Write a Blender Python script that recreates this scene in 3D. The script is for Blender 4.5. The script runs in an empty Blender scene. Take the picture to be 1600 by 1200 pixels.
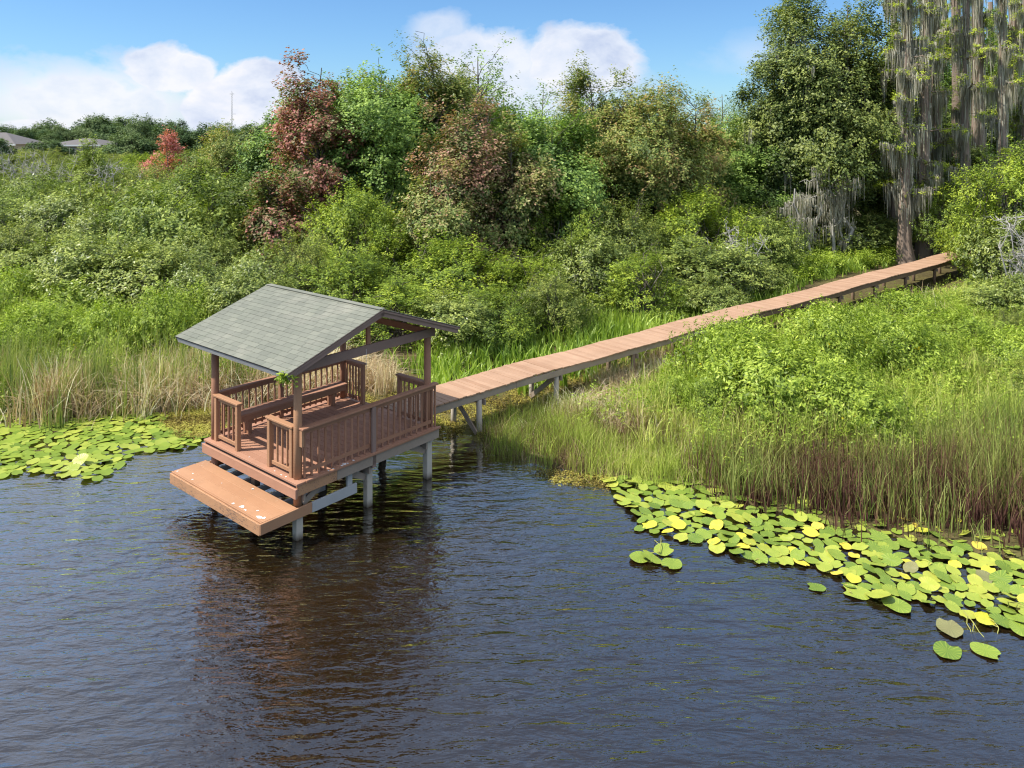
import bpy, math, random
import numpy as np
from mathutils import Vector, Matrix

sc = bpy.context.scene
COL = sc.collection
R = math.radians
F, Y0, CH = 1201.0, 214.0, 7.5          # focal length in photo pixels, horizon row, camera height

def gp(px, py, z=0.0):                  # photo pixel -> point on the horizontal plane at height z
    Y = F * (CH - z) / (py - Y0)
    return ((px - 800) * Y / F, Y)
def zat(py, Y): return CH - (py - Y0) * Y / F
def xat(px, Y): return (px - 800) * Y / F

# ------------------------------------------------------------------ materials
def new_mat(name):
    m = bpy.data.materials.new(name); m.use_nodes = True
    nt = m.node_tree; nt.nodes.clear()
    return m, nt
class NT:
    def __init__(s, nt): s.nt = nt
    def n(s, t, **kw):
        x = s.nt.nodes.new(t)
        for k, v in kw.items(): setattr(x, k, v)
        return x
    def l(s, a, b): s.nt.links.new(a, b)
    def math(s, op, a, b=None, c=None, clamp=False):
        x = s.n('ShaderNodeMath', operation=op); x.use_clamp = clamp
        for i, v in enumerate((a, b, c)):
            if v is None: continue
            if isinstance(v, (int, float)): x.inputs[i].default_value = v
            else: s.l(v, x.inputs[i])
        return x.outputs[0]
    def ramp(s, fac, stops, interp='LINEAR'):
        x = s.n('ShaderNodeValToRGB'); cr = x.color_ramp; cr.interpolation = interp
        while len(cr.elements) < len(stops): cr.elements.new(0.5)
        for e, (p, c) in zip(cr.elements, stops):
            e.position = p; e.color = (*c, 1) if len(c) == 3 else c
        s.l(fac, x.inputs[0]); return x.outputs[0]
    def mix(s, fac, a, b, bt='MIX'):
        x = s.n('ShaderNodeMix', data_type='RGBA', blend_type=bt)
        for v, i in ((fac, x.inputs[0]), (a, x.inputs[6]), (b, x.inputs[7])):
            if isinstance(v, (int, float)): i.default_value = v
            elif isinstance(v, tuple): i.default_value = (*v, 1) if len(v) == 3 else v
            else: s.l(v, i)
        return x.outputs[2]
    def noise(s, vec, scale, detail=4, rough=.55, dist=0.0):
        x = s.n('ShaderNodeTexNoise'); x.inputs['Scale'].default_value = scale
        x.inputs['Detail'].default_value = detail; x.inputs['Roughness'].default_value = rough
        x.inputs['Distortion'].default_value = dist
        if vec is not None: s.l(vec, x.inputs['Vector'])
        return x.outputs['Fac']
    def mapping(s, vec, scale=(1,1,1), rot=(0,0,0)):
        x = s.n('ShaderNodeMapping'); x.inputs['Scale'].default_value = scale; x.inputs['Rotation'].default_value = rot
        s.l(vec, x.inputs['Vector']); return x.outputs[0]
    def attr(s, name='tint'):
        x = s.n('ShaderNodeAttribute', attribute_name=name); return x.outputs['Fac']
    def objrand(s): return s.n('ShaderNodeObjectInfo').outputs['Random']
    def objco(s): return s.n('ShaderNodeTexCoord').outputs['Object']
    def pos(s): return s.n('ShaderNodeNewGeometry').outputs['Position']
    def out(s, sh):
        o = s.n('ShaderNodeOutputMaterial'); s.l(sh, o.inputs[0])

def leaf_mat(name, cols, trans=.3, rand=.25, spec=.25, rough=.5, gain=2.15):
    """cols: list of colours from the dullest to the brightest leaf; tint picks between them."""
    m, nt = new_mat(name); t = NT(nt)
    f = t.math('ADD', t.attr(), t.math('MULTIPLY', t.math('SUBTRACT', t.objrand(), .5), rand), clamp=True)
    n = len(cols)
    c = t.ramp(f, [(.08 + .84 * i / (n - 1), tuple(min(v*gain, .8) for v in cols[i])) for i in range(n)])
    d = t.n('ShaderNodeBsdfDiffuse'); t.l(c, d.inputs[0])
    tr = t.n('ShaderNodeBsdfTranslucent'); t.l(t.mix(1.0, c, (1.15, 1.25, .55), 'MULTIPLY'), tr.inputs[0])
    mx = t.n('ShaderNodeMixShader'); mx.inputs[0].default_value = trans
    t.l(d.outputs[0], mx.inputs[1]); t.l(tr.outputs[0], mx.inputs[2])
    if spec > 0:
        g = t.n('ShaderNodeBsdfGlossy'); g.inputs['Roughness'].default_value = rough; g.inputs[0].default_value = (1, 1, 1, 1)
        m2 = t.n('ShaderNodeMixShader'); m2.inputs[0].default_value = .07*spec
        t.l(mx.outputs[0], m2.inputs[1]); t.l(g.outputs[0], m2.inputs[2]); mx = m2
    t.out(mx.outputs[0]); return m

def wood_mat(name, a, b, wear=0.0, wearcol=(.36, .33, .29), grain=(3, 3, 3), rough=.7, stain=None):
    m, nt = new_mat(name); t = NT(nt)
    co = t.objco()
    g = t.noise(t.mapping(co, grain), 6, 5, .6)
    f = t.math('ADD', t.math('MULTIPLY', t.attr(), .75), t.math('MULTIPLY', g, .35), clamp=True)
    c = t.mix(f, a, b)
    blotch = t.noise(co, 1.7, 4, .6)
    c = t.mix(t.math('MULTIPLY', t.math('SUBTRACT', blotch, .35, clamp=True), .8), c, tuple(x * .62 for x in a))
    if wear > 0:
        w = t.noise(t.mapping(co, tuple(x * 1.6 for x in grain)), 5, 6, .7)
        w2 = t.math('GREATER_THAN', t.math('ADD', w, t.math('MULTIPLY', blotch, .35)), 1.02 - wear * .5)
        c = t.mix(t.math('MULTIPLY', w2, .85), c, wearcol)
    if stain:                                            # wet dark band at the waterline, along world height
        z = t.n('ShaderNodeSeparateXYZ'); t.l(t.pos(), z.inputs[0])
        k = t.math('SUBTRACT', 1.0, t.math('DIVIDE', z.outputs[2], stain, clamp=True), clamp=True)
        k = t.math('MULTIPLY', k, t.math('ADD', .5, g), clamp=True)
        c = t.mix(k, c, (.07, .05, .03))
    p = t.n('ShaderNodeBsdfPrincipled'); t.l(c, p.inputs['Base Color'])
    p.inputs['Roughness'].default_value = rough; p.inputs['Specular IOR Level'].default_value = .3
    bp = t.n('ShaderNodeBump'); bp.inputs['Strength'].default_value = .35; bp.inputs['Distance'].default_value = .01
    t.l(g, bp.inputs['Height']); t.l(bp.outputs[0], p.inputs['Normal'])
    t.out(p.outputs[0]); return m

def plain_mat(name, a, b, scale=4, rough=.8, wide=(1, 1, 1), rand=0.0, bump=.2):
    m, nt = new_mat(name); t = NT(nt)
    g = t.noise(t.mapping(t.objco(), wide), scale, 5, .6)
    f = t.math('ADD', t.math('MULTIPLY', t.attr(), .6), t.math('SUBTRACT', g, .2), clamp=True)
    if rand: f = t.math('ADD', f, t.math('MULTIPLY', t.math('SUBTRACT', t.objrand(), .5), rand), clamp=True)
    p = t.n('ShaderNodeBsdfPrincipled'); t.l(t.mix(f, a, b), p.inputs['Base Color'])
    p.inputs['Roughness'].default_value = rough; p.inputs['Specular IOR Level'].default_value = .25
    bp = t.n('ShaderNodeBump'); bp.inputs['Strength'].default_value = bump; bp.inputs['Distance'].default_value = .03
    t.l(g, bp.inputs['Height']); t.l(bp.outputs[0], p.inputs['Normal'])
    t.out(p.outputs[0]); return m

M = {}
M['paint'] = wood_mat('red_brown_paint', (.285, .135, .075), (.385, .195, .118), .26, (.34, .20, .14))
M['deck'] = wood_mat('deck_paint', (.31, .15, .09), (.43, .225, .142), .22, (.50, .36, .27))
M['plat'] = wood_mat('platform_paint', (.345, .172, .088), (.425, .23, .125), .34, (.50, .37, .25), grain=(1, 6, 6))
M['oldpaint'] = wood_mat('peeling_paint', (.40, .20, .10), (.46, .25, .13), .55, (.16, .10, .07), grain=(1.5, 6, 6))
M['walk'] = wood_mat('walkway_paint', (.32, .182, .108), (.445, .282, .182), .26, (.24, .14, .09), grain=(5, 1, 5))
M['grey'] = wood_mat('weathered_timber', (.25, .19, .14), (.40, .315, .245), .3, (.20, .12, .08), grain=(1, 6, 6), rough=.85)
M['greypale'] = wood_mat('bleached_timber', (.34, .33, .31), (.46, .45, .43), .2, (.24, .2, .16), grain=(1, 6, 6), rough=.85)
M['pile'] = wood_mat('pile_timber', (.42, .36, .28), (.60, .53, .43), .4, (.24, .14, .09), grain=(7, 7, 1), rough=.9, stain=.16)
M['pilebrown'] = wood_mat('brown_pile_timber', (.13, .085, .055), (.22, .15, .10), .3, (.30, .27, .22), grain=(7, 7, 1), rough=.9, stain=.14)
M['fascia'] = wood_mat('faded_fascia', (.225, .14, .11), (.32, .22, .18), .35, (.33, .29, .27), grain=(1, 6, 6), rough=.85)
M['drip'] = plain_mat('dark_drip_edge', (.05, .035, .03), (.09, .065, .055), 6)
M['dropping'] = plain_mat('bird_lime', (.55, .55, .52), (.72, .72, .70), 9)
M['bark'] = plain_mat('grey_bark', (.07, .058, .045), (.17, .145, .118), 5, .9, (3, 3, .5), .3, .6)
M['cyp'] = plain_mat('cypress_bark', (.16, .11, .08), (.36, .275, .22), 3, .9, (4, 4, .25), .3, .8)
M['palm'] = plain_mat('ringed_bark', (.17, .125, .095), (.27, .20, .16), 2, .9, (.4, .4, 6), .1, .6)
M['dead'] = plain_mat('dead_twig', (.26, .24, .21), (.44, .42, .38), 4, .9)
M['moss'] = leaf_mat('spanish_moss', [(.12, .11, .085), (.24, .225, .185), (.40, .375, .315)], .3, .1, 0, gain=1.6)
M['myrtle'] = leaf_mat('myrtle_leaf', [(.034, .054, .009), (.095, .132, .015), (.215, .25, .026)], .27, .25, gain=2.15)
M['olive'] = leaf_mat('olive_leaf', [(.035, .05, .012), (.09, .115, .022), (.20, .21, .042)], .25, .28, gain=1.95)
M['willow'] = leaf_mat('pale_leaf', [(.042, .064, .015), (.11, .145, .03), (.25, .285, .06)], .28, .25, gain=1.85)
M['green'] = leaf_mat('hardwood_leaf', [(.032, .06, .014), (.08, .125, .026), (.18, .24, .05)], .3, .2)
M['oak'] = leaf_mat('oak_leaf', [(.026, .042, .011), (.062, .085, .019), (.15, .168, .04)], .25, .2, .3, gain=1.95)
M['bay'] = leaf_mat('bay_leaf', [(.036, .052, .013), (.088, .112, .023), (.185, .205, .046)], .22, .2, .4, .4)
M['bronze'] = leaf_mat('bronze_leaf', [(.04, .06, .016), (.09, .115, .026), (.17, .175, .045), (.19, .12, .05)], .3, .2)
M['maple'] = leaf_mat('maple_leaf', [(.05, .075, .02), (.085, .095, .03), (.13, .078, .045), (.185, .07, .06), (.24, .105, .08)], .3, .15)
M['rose'] = leaf_mat('rose_leaf', [(.055, .08, .022), (.10, .115, .04), (.155, .10, .06), (.20, .095, .075), (.26, .19, .10)], .3, .1)
M['roseolive'] = leaf_mat('olive_rose_leaf', [(.05, .08, .02), (.11, .135, .035), (.18, .17, .06), (.20, .12, .07)], .3, .1)
M['pink'] = leaf_mat('pink_leaf', [(.15, .05, .04), (.27, .095, .08), (.36, .16, .13)], .3, .1)
M['feather'] = leaf_mat('cypress_needle', [(.06, .09, .014), (.15, .19, .02), (.29, .32, .04)], .35, .15, .1)
M['far'] = leaf_mat('far_leaf', [(.03, .055, .022), (.055, .085, .032), (.105, .135, .052)], .2, .5, .1, gain=1.6)
M['primrose'] = leaf_mat('primrose_leaf', [(.08, .12, .014), (.20, .27, .03), (.37, .43, .065)], .35, .12, gain=1.38)
M['broad'] = leaf_mat('broadleaf', [(.06, .11, .014), (.16, .24, .03), (.32, .40, .07)], .35, .1, .3, gain=1.35)
M['grass'] = leaf_mat('marsh_grass', [(.07, .085, .02), (.14, .175, .034), (.23, .275, .05), (.36, .35, .11)], .3, 0, .1, gain=1.85)
M['reed'] = leaf_mat('brown_reed', [(.07, .032, .028), (.115, .06, .042), (.13, .12, .04), (.20, .23, .055)], .25, 0, .1, gain=1.4)
M['cattail'] = leaf_mat('cattail_blade', [(.08, .12, .03), (.17, .22, .05), (.30, .32, .10)], .3, .1, .2, gain=1.2)
M['straw'] = leaf_mat('dry_straw', [(.20, .13, .075), (.40, .29, .18), (.60, .49, .34)], .25, .1, .05, gain=1.5)
def pad_mat(name, lo, mid, hi, spot):
    m, nt = new_mat(name); t = NT(nt); co = t.objco()
    f = t.math('ADD', t.math('MULTIPLY', t.objrand(), .75), t.math('MULTIPLY', t.noise(co, 7, 3, .6), .35), clamp=True)
    c = t.ramp(f, [(.1, lo), (.5, mid), (.95, hi)])
    sx = t.n('ShaderNodeSeparateXYZ'); t.l(co, sx.inputs[0])
    an = t.math('ARCTAN2', sx.outputs[1], sx.outputs[0])
    vein = t.math('POWER', t.math('ABSOLUTE', t.math('COSINE', t.math('MULTIPLY', an, 8.0))), 12.0)
    c = t.mix(t.math('MULTIPLY', vein, .28), c, tuple(v*1.35 for v in hi))
    rad = t.n('ShaderNodeVectorMath', operation='LENGTH'); t.l(co, rad.inputs[0])
    sp = t.math('ADD', t.noise(co, 11, 4, .7), t.math('MULTIPLY', rad.outputs['Value'], .6))
    sp = t.math('ADD', sp, t.math('MULTIPLY', t.objrand(), .12))
    c = t.mix(t.math('MULTIPLY', t.math('SUBTRACT', sp, .79, clamp=True), 9.0, clamp=True), c, spot)
    p = t.n('ShaderNodeBsdfPrincipled'); t.l(c, p.inputs['Base Color']); p.inputs['Roughness'].default_value = .42
    p.inputs['Specular IOR Level'].default_value = .35
    bp = t.n('ShaderNodeBump'); bp.inputs['Strength'].default_value = .4; bp.inputs['Distance'].default_value = .01
    t.l(t.math('ADD', vein, t.noise(co, 9, 3, .5)), bp.inputs['Height']); t.l(bp.outputs[0], p.inputs['Normal'])
    t.out(p.outputs[0]); return m
M['pad'] = pad_mat('green_pad', (.085, .15, .02), (.195, .265, .034), (.37, .385, .055), (.34, .23, .06))
M['padyellow'] = pad_mat('yellow_pad', (.38, .42, .04), (.58, .50, .05), (.62, .44, .07), (.50, .22, .06))
M['padbrown'] = pad_mat('brown_pad', (.13, .14, .05), (.185, .18, .07), (.25, .21, .095), (.12, .07, .04))
M['padfar'] = leaf_mat('far_pad', [(.12, .185, .026), (.215, .285, .038), (.33, .37, .06)], .1, 0, .4, .35, gain=1.0)
M['weed'] = leaf_mat('water_weed', [(.06, .042, .008), (.13, .095, .016), (.22, .18, .035)], .2, 0, 0, gain=1.25)
M['slime'] = leaf_mat('moss_mat_leaf', [(.10, .075, .02), (.22, .17, .04), (.34, .29, .07), (.38, .36, .07)], .2, 0, .1, gain=1.15)
M['flower'] = leaf_mat('yellow_flower', [(.6, .5, .02), (.75, .62, .03)], .2, 0, 0, gain=1.0)
M['stalk'] = leaf_mat('pad_stalk', [(.12, .13, .03), (.22, .20, .06)], .1, 0, .2)
M['stucco'] = plain_mat('tan_stucco', (.42, .36, .28), (.50, .43, .34), 3)
M['houseroof'] = plain_mat('house_shingle', (.10, .09, .085), (.15, .135, .13), 3)
M['glass'] = plain_mat('dark_window', (.03, .035, .04), (.05, .055, .06), 1, .15)
M['white'] = plain_mat('white_trim', (.7, .7, .68), (.8, .8, .78), 2)
M['steel'] = plain_mat('galvanised_steel', (.3, .3, .31), (.4, .4, .41), 2, .5)

def shingle_mat():
    m, nt = new_mat('asphalt_shingle'); t = NT(nt)
    co = t.objco()
    c = t.ramp(t.attr(), [(0, (.158, .162, .128)), (.5, (.185, .188, .148)), (.8, (.206, .208, .163)), (1, (.232, .23, .178))])
    sp = t.noise(co, 160, 2, .7)
    c = t.mix(t.math('MULTIPLY', sp, .45), c, (.12, .125, .115))
    st = t.noise(t.mapping(co, (1.2, .35, .35)), 1.6, 5, .65)
    c = t.mix(t.math('MULTIPLY', t.math('SUBTRACT', st, .5, clamp=True), 1.6), c, (.16, .175, .13))
    c = t.mix(t.math('MULTIPLY', t.math('SUBTRACT', t.noise(co, .8, 4, .6), .52, clamp=True), 1.8), c, (.36, .33, .27))
    p = t.n('ShaderNodeBsdfPrincipled'); t.l(c, p.inputs['Base Color'])
    p.inputs['Roughness'].default_value = .95; p.inputs['Specular IOR Level'].default_value = .15
    bp = t.n('ShaderNodeBump'); bp.inputs['Strength'].default_value = .5; bp.inputs['Distance'].default_value = .004
    t.l(sp, bp.inputs['Height']); t.l(bp.outputs[0], p.inputs['Normal'])
    t.out(p.outputs[0]); return m
M['shingle'] = shingle_mat()

def ground_mat():
    m, nt = new_mat('marsh_ground'); t = NT(nt)
    co = t.pos()
    a = t.noise(co, .35, 6, .65); b = t.noise(co, 6, 6, .75); w = t.noise(t.mapping(co, (1, 4, 1), (0, 0, .6)), 3, 5, .7)
    c = t.ramp(a, [(.3, (.035, .027, .013)), (.5, (.075, .06, .022)), (.62, (.11, .105, .028)), (.75, (.075, .10, .022))])
    c = t.mix(t.math('MULTIPLY', t.math('SUBTRACT', b, .42, clamp=True), 3.0), c, (.16, .125, .05))
    c = t.mix(t.math('MULTIPLY', t.math('SUBTRACT', w, .55, clamp=True), 3.0), c, (.03, .03, .012))
    z = t.n('ShaderNodeSeparateXYZ'); t.l(co, z.inputs[0])
    deep = t.math('MULTIPLY', z.outputs[2], -3.0, clamp=True)
    bed = t.ramp(a, [(.35, (.03, .018, .008)), (.55, (.07, .043, .017)), (.7, (.10, .075, .025))])
    c = t.mix(deep, c, bed)
    far = t.math('MULTIPLY', t.math('SUBTRACT', z.outputs[1], 70.0), .02, clamp=True)
    c = t.mix(far, c, t.mix(a, (.17, .16, .06), (.25, .21, .12)))
    p = t.n('ShaderNodeBsdfPrincipled'); t.l(c, p.inputs['Base Color']); p.inputs['Roughness'].default_value = .9
    p.inputs['Specular IOR Level'].default_value = .2
    bp = t.n('ShaderNodeBump'); bp.inputs['Strength'].default_value = .8; bp.inputs['Distance'].default_value = .08
    t.l(b, bp.inputs['Height']); t.l(bp.outputs[0], p.inputs['Normal'])
    t.out(p.outputs[0]); return m

def water_mat():
    m, nt = new_mat('lake_water'); t = NT(nt)
    co = t.pos()
    r1 = t.noise(t.mapping(co, (1.0, 3.0, 1), (0, 0, R(-24))), 1.55, 3, .5, .4)
    r2 = t.noise(t.mapping(co, (1.0, 2.6, 1), (0, 0, R(-6))), 4.2, 3, .55, .3)
    r3 = t.noise(t.mapping(co, (1, 1.6, 1), (0, 0, R(-40))), .32, 3, .5)
    calm = t.noise(co, .16, 2, .5)
    z = t.n('ShaderNodeSeparateXYZ'); t.l(co, z.inputs[0])
    shel = t.math('MULTIPLY', t.math('SUBTRACT', 21.0, z.outputs[1]), .12, clamp=True)   # sheltered water near the marsh
    amp = t.math('MULTIPLY', t.math('ADD', .12, t.math('MULTIPLY', calm, 1.75)), t.math('ADD', .25, t.math('MULTIPLY', shel, .75)))
    h = t.math('ADD', t.math('MULTIPLY', r1, 1.0), t.math('MULTIPLY', r2, .30))
    h = t.math('ADD', h, t.math('MULTIPLY', r3, 1.6))
    h = t.math('MULTIPLY', h, amp)
    bp = t.n('ShaderNodeBump'); bp.inputs['Strength'].default_value = 1.0; bp.inputs['Distance'].default_value = .05
    t.l(h, bp.inputs['Height'])
    fr = t.n('ShaderNodeFresnel'); fr.inputs[0].default_value = 1.333; t.l(bp.outputs[0], fr.inputs['Normal'])
    gl = t.n('ShaderNodeBsdfGlossy'); gl.inputs['Roughness'].default_value = .03; gl.inputs[0].default_value = (1, 1, 1, 1)
    t.l(bp.outputs[0], gl.inputs['Normal'])
    tr = t.n('ShaderNodeBsdfTransparent'); tr.inputs[0].default_value = (.42, .34, .20, 1)
    df = t.n('ShaderNodeBsdfDiffuse'); df.inputs[0].default_value = (.034, .0215, .0095, 1)
    body = t.n('ShaderNodeMixShader'); body.inputs[0].default_value = .34
    t.l(tr.outputs[0], body.inputs[1]); t.l(df.outputs[0], body.inputs[2])
    mx = t.n('ShaderNodeMixShader'); t.l(t.math('MULTIPLY', fr.outputs[0], 3.9, clamp=True), mx.inputs[0])
    t.l(body.outputs[0], mx.inputs[1]); t.l(gl.outputs[0], mx.inputs[2])
    t.out(mx.outputs[0]); return m

# ------------------------------------------------------------------ objects
def link(o, parent=None):
    COL.objects.link(o)
    if parent is not None: o.parent = parent
    return o
def tag(o, label=None, cat=None, group=None, kind=None):
    if label: o['label'] = label
    if cat: o['category'] = cat
    if group: o['group'] = group
    if kind: o['kind'] = kind
    return o
def thing(name, label, cat, loc=(0, 0, 0), rz=0.0, group=None):
    o = bpy.data.objects.new(name, None); o.empty_display_size = .3
    link(o); o.location = loc; o.rotation_euler = (0, 0, rz)
    return tag(o, label, cat, group)
def np_mesh(name, V, Q, tint=None, mat=None, smooth=False):
    me = bpy.data.meshes.new(name)
    V = np.asarray(V, np.float32); Q = np.asarray(Q, np.int32)
    me.vertices.add(len(V)); me.vertices.foreach_set('co', V.ravel())
    k = Q.shape[1]
    me.loops.add(Q.size); me.loops.foreach_set('vertex_index', Q.ravel())
    me.polygons.add(len(Q)); me.polygons.foreach_set('loop_start', np.arange(0, Q.size, k, dtype=np.int32))
    if smooth: me.polygons.foreach_set('use_smooth', np.ones(len(Q), bool))
    a = me.attributes.new('tint', 'FLOAT', 'POINT')
    a.data.foreach_set('value', np.asarray(tint if tint is not None else np.full(len(V), .5), np.float32))
    if mat: me.materials.append(mat)
    me.update(calc_edges=True); me.validate()
    return me
def np_obj(name, geo, mat, parent=None, smooth=False):
    V, Q, T = geo
    return link(bpy.data.objects.new(name, np_mesh(name, V, Q, T, mat, smooth)), parent)
def join(parts):
    Vs, Qs, Ts, off = [], [], [], 0
    for V, Q, T in parts:
        if len(V) == 0: continue
        Vs.append(V); Qs.append(Q + off); Ts.append(T); off += len(V)
    return np.concatenate(Vs), np.concatenate(Qs), np.concatenate(Ts)

class MB:                                # polygon collector for carpentry
    def __init__(s, seed=0): s.v = []; s.f = []; s.t = []; s.r = random.Random(seed); s.sm = []
    def _add(s, vs, fs, tint=None, smooth=False):
        o = len(s.v); tt = s.r.random() if tint is None else tint
        s.v += [tuple(p) for p in vs]; s.t += [tt] * len(vs)
        for f in fs: s.f.append(tuple(i + o for i in f)); s.sm.append(smooth)
    def box(s, x0, x1, y0, y1, z0, z1, tint=None, bev=0.0):
        s.obox(Vector(((x0+x1)/2, (y0+y1)/2, (z0+z1)/2)), Vector((1,0,0)), Vector((0,1,0)), Vector((0,0,1)), x1-x0, y1-y0, z1-z0, tint, bev)
    def obox(s, c, ax, ay, az, lx, ly, lz, tint=None, bev=0.0):
        b = min(bev, lx*.3, ly*.3, lz*.3)
        if b <= 0:
            vs = [c + ax*(sx*lx/2) + ay*(sy*ly/2) + az*(sz*lz/2) for sx in (-1,1) for sy in (-1,1) for sz in (-1,1)]
            s._add(vs, [(0,1,3,2), (4,6,7,5), (0,4,5,1), (2,3,7,6), (0,2,6,4), (1,5,7,3)], tint); return
        vs, idx = [], {}
        for sx in (-1,1):
            for sy in (-1,1):
                for sz in (-1,1):
                    for k in range(3):
                        e = [lx/2-b, ly/2-b, lz/2-b]; e[k] += b
                        idx[(sx,sy,sz,k)] = len(vs); vs.append(c + ax*(sx*e[0]) + ay*(sy*e[1]) + az*(sz*e[2]))
        fs = []
        for k in range(3):
            i, j = [(1,2), (2,0), (0,1)][k]
            for sg in (-1,1):
                q = []
                for a_, b_ in ((-1,-1), (1,-1), (1,1), (-1,1)):
                    t = [0,0,0]; t[k] = sg; t[i] = a_; t[j] = b_; q.append(idx[(*t, k)])
                fs.append(tuple(q if sg > 0 else q[::-1]))
        for k in range(3):                      # edge bevels along axis k
            i, j = [(1,2), (2,0), (0,1)][k]
            for a_ in (-1,1):
                for b_ in (-1,1):
                    t0 = [0,0,0]; t0[k] = -1; t0[i] = a_; t0[j] = b_; t1 = list(t0); t1[k] = 1
                    q = [idx[(*t0, i)], idx[(*t1, i)], idx[(*t1, j)], idx[(*t0, j)]]
                    fs.append(tuple(q if a_*b_ < 0 else q[::-1]))
        for sx in (-1,1):
            for sy in (-1,1):
                for sz in (-1,1):
                    q = [idx[(sx,sy,sz,k)] for k in range(3)]
                    fs.append(tuple(q if sx*sy*sz > 0 else q[::-1]))
        s._add(vs, fs, tint)
    def beam(s, p0, p1, w, h, tint=None, up=(0,0,1), bev=0.0):
        p0, p1 = Vector(p0), Vector(p1); ax = (p1-p0).normalized(); L = (p1-p0).length
        ay = Vector(up).cross(ax)
        ay = ay.normalized() if ay.length > 1e-6 else Vector((0,1,0)); az = ax.cross(ay)
        s.obox((p0+p1)/2, ax, ay, az, L, w, h, tint, bev)
    def tube(s, pts, rad, n=10, tint=None, caps=True):
        P = [Vector(p) for p in pts]; rings = []; vs = []
        ref = Vector((1,0,0))
        for i, p in enumerate(P):
            d = (P[min(i+1, len(P)-1)] - P[max(i-1, 0)]).normalized()
            if abs(d.dot(ref)) > .9: ref = Vector((0,1,0))
            u = d.cross(ref).normalized(); w = d.cross(u)
            r = rad[i] if hasattr(rad, '__len__') else rad
            rings.append(len(vs))
            for k in range(n):
                a = 2*math.pi*k/n; vs.append(p + u*(math.cos(a)*r) + w*(math.sin(a)*r))
        fs = []
        for i in range(len(P)-1):
            for k in range(n):
                a, b = rings[i]+k, rings[i]+(k+1) % n
                fs.append((a, b, b+n, a+n))
        s._add(vs, fs, tint, True)
        if caps:
            o = len(s.v)-len(vs)
            s.f.append(tuple(o+rings[-1]+k for k in range(n))); s.sm.append(False)
            s.f.append(tuple(o+k for k in range(n))[::-1]); s.sm.append(False)
    def build(s, name, mat, parent=None, label=None):
        me = bpy.data.meshes.new(name); me.from_pydata(s.v, [], s.f)
        a = me.attributes.new('tint', 'FLOAT', 'POINT'); a.data.foreach_set('value', s.t)
        me.polygons.foreach_set('use_smooth', s.sm)
        me.materials.append(mat); me.update()
        o = link(bpy.data.objects.new(name, me), parent)
        if label: o['label'] = label
        return o
def copy_tree(o, parent=None):
    c = o.copy(); COL.objects.link(c)
    if parent is not None: c.parent = parent
    for ch in o.children: copy_tree(ch, c)
    return c

# ------------------------------------------------------------------ vegetation geometry (numpy)
def unit(v): return v / np.maximum(np.linalg.norm(v, axis=-1, keepdims=True), 1e-9)
def leaf_quads(P, N, A, size, aspect, tint):
    """rhombic leaves: centre P, normal N, long axis A, length size."""
    A = unit(A - N * (A*N).sum(-1, keepdims=True)); B = np.cross(N, A)
    s = size[:, None] if hasattr(size, 'shape') else size
    L = A * s * .5; W = B * s * .5 * aspect
    V = np.stack([P - L, P + W - L*.1 - N*s*.05, P + L, P - W - L*.1 - N*s*.05], 1).reshape(-1, 3)
    Q = np.arange(len(P)*4).reshape(-1, 4)
    return V, Q, np.repeat(tint, 4)
def sprays(rng, O, D, L, n, size, spread, aspect, tint0, up=.7, tvar=.35, centre=None):
    S = len(O); t = rng.uniform(.05, 1.05, (S, n, 1))
    Dn = D[:, None, :]
    P = O[:, None, :] + Dn * L[:, None, None] * t + rng.normal(0, 1, (S, n, 3)) * (spread * (1.15 - .7*t))
    P[..., 2] -= (t[..., 0]**2) * L[:, None] * .12
    P = P.reshape(-1, 3); DD = np.repeat(D, n, 0)
    N = rng.normal(0, 1, P.shape) * .5; N[:, 2] += up; N += DD * .25
    if centre is not None: N += unit(P - centre) * .75
    N = unit(N)
    A = DD * .8 + rng.normal(0, .7, P.shape)
    T = np.clip(np.repeat(tint0, n) + rng.normal(0, tvar*.5, len(P)), 0, 1)
    sz = size * rng.uniform(.65, 1.25, len(P))
    return leaf_quads(P, N, A, sz, aspect, T)
def tubes(paths, sides=5):
    """paths: list of (pts(K,3), radii(K)) with equal K -> quads"""
    P = np.array([p for p, r in paths]); Rr = np.array([r for p, r in paths])
    S, K, _ = P.shape
    d = unit(np.gradient(P, axis=1)); ref = np.zeros_like(d); ref[..., 0] = 1
    ref[np.abs(d[..., 0]) > .85] = (0, 1, 0)
    u = unit(np.cross(d, ref)); w = np.cross(d, u)
    a = np.arange(sides) * 2*np.pi/sides
    V = P[:, :, None, :] + Rr[:, :, None, None]*(u[:, :, None, :]*np.cos(a)[None, None, :, None] + w[:, :, None, :]*np.sin(a)[None, None, :, None])
    base = (np.arange(S)*K*sides)[:, None, None] + (np.arange(K-1)*sides)[None, :, None]
    k = np.arange(sides)[None, None, :]; k2 = (k+1) % sides
    Q = np.stack([base+k, base+k2, base+k2+sides, base+k+sides], -1).reshape(-1, 4)
    V = V.reshape(-1, 3)
    return V, Q, np.full(len(V), .5)
def limb(rng, a, b, r0, r1, K=6, sag=0.0, wob=.05):
    t = np.linspace(0, 1, K)[:, None]; a = np.asarray(a, float); b = np.asarray(b, float)
    P = a*(1-t) + b*t; L = np.linalg.norm(b-a)
    P[1:-1] += rng.normal(0, wob*L, (K-2, 3)); P[:, 2] += sag*L*(t[:, 0]*(1-t[:, 0]))
    return P, (r0*(1-t[:, 0]) + r1*t[:, 0])
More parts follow.
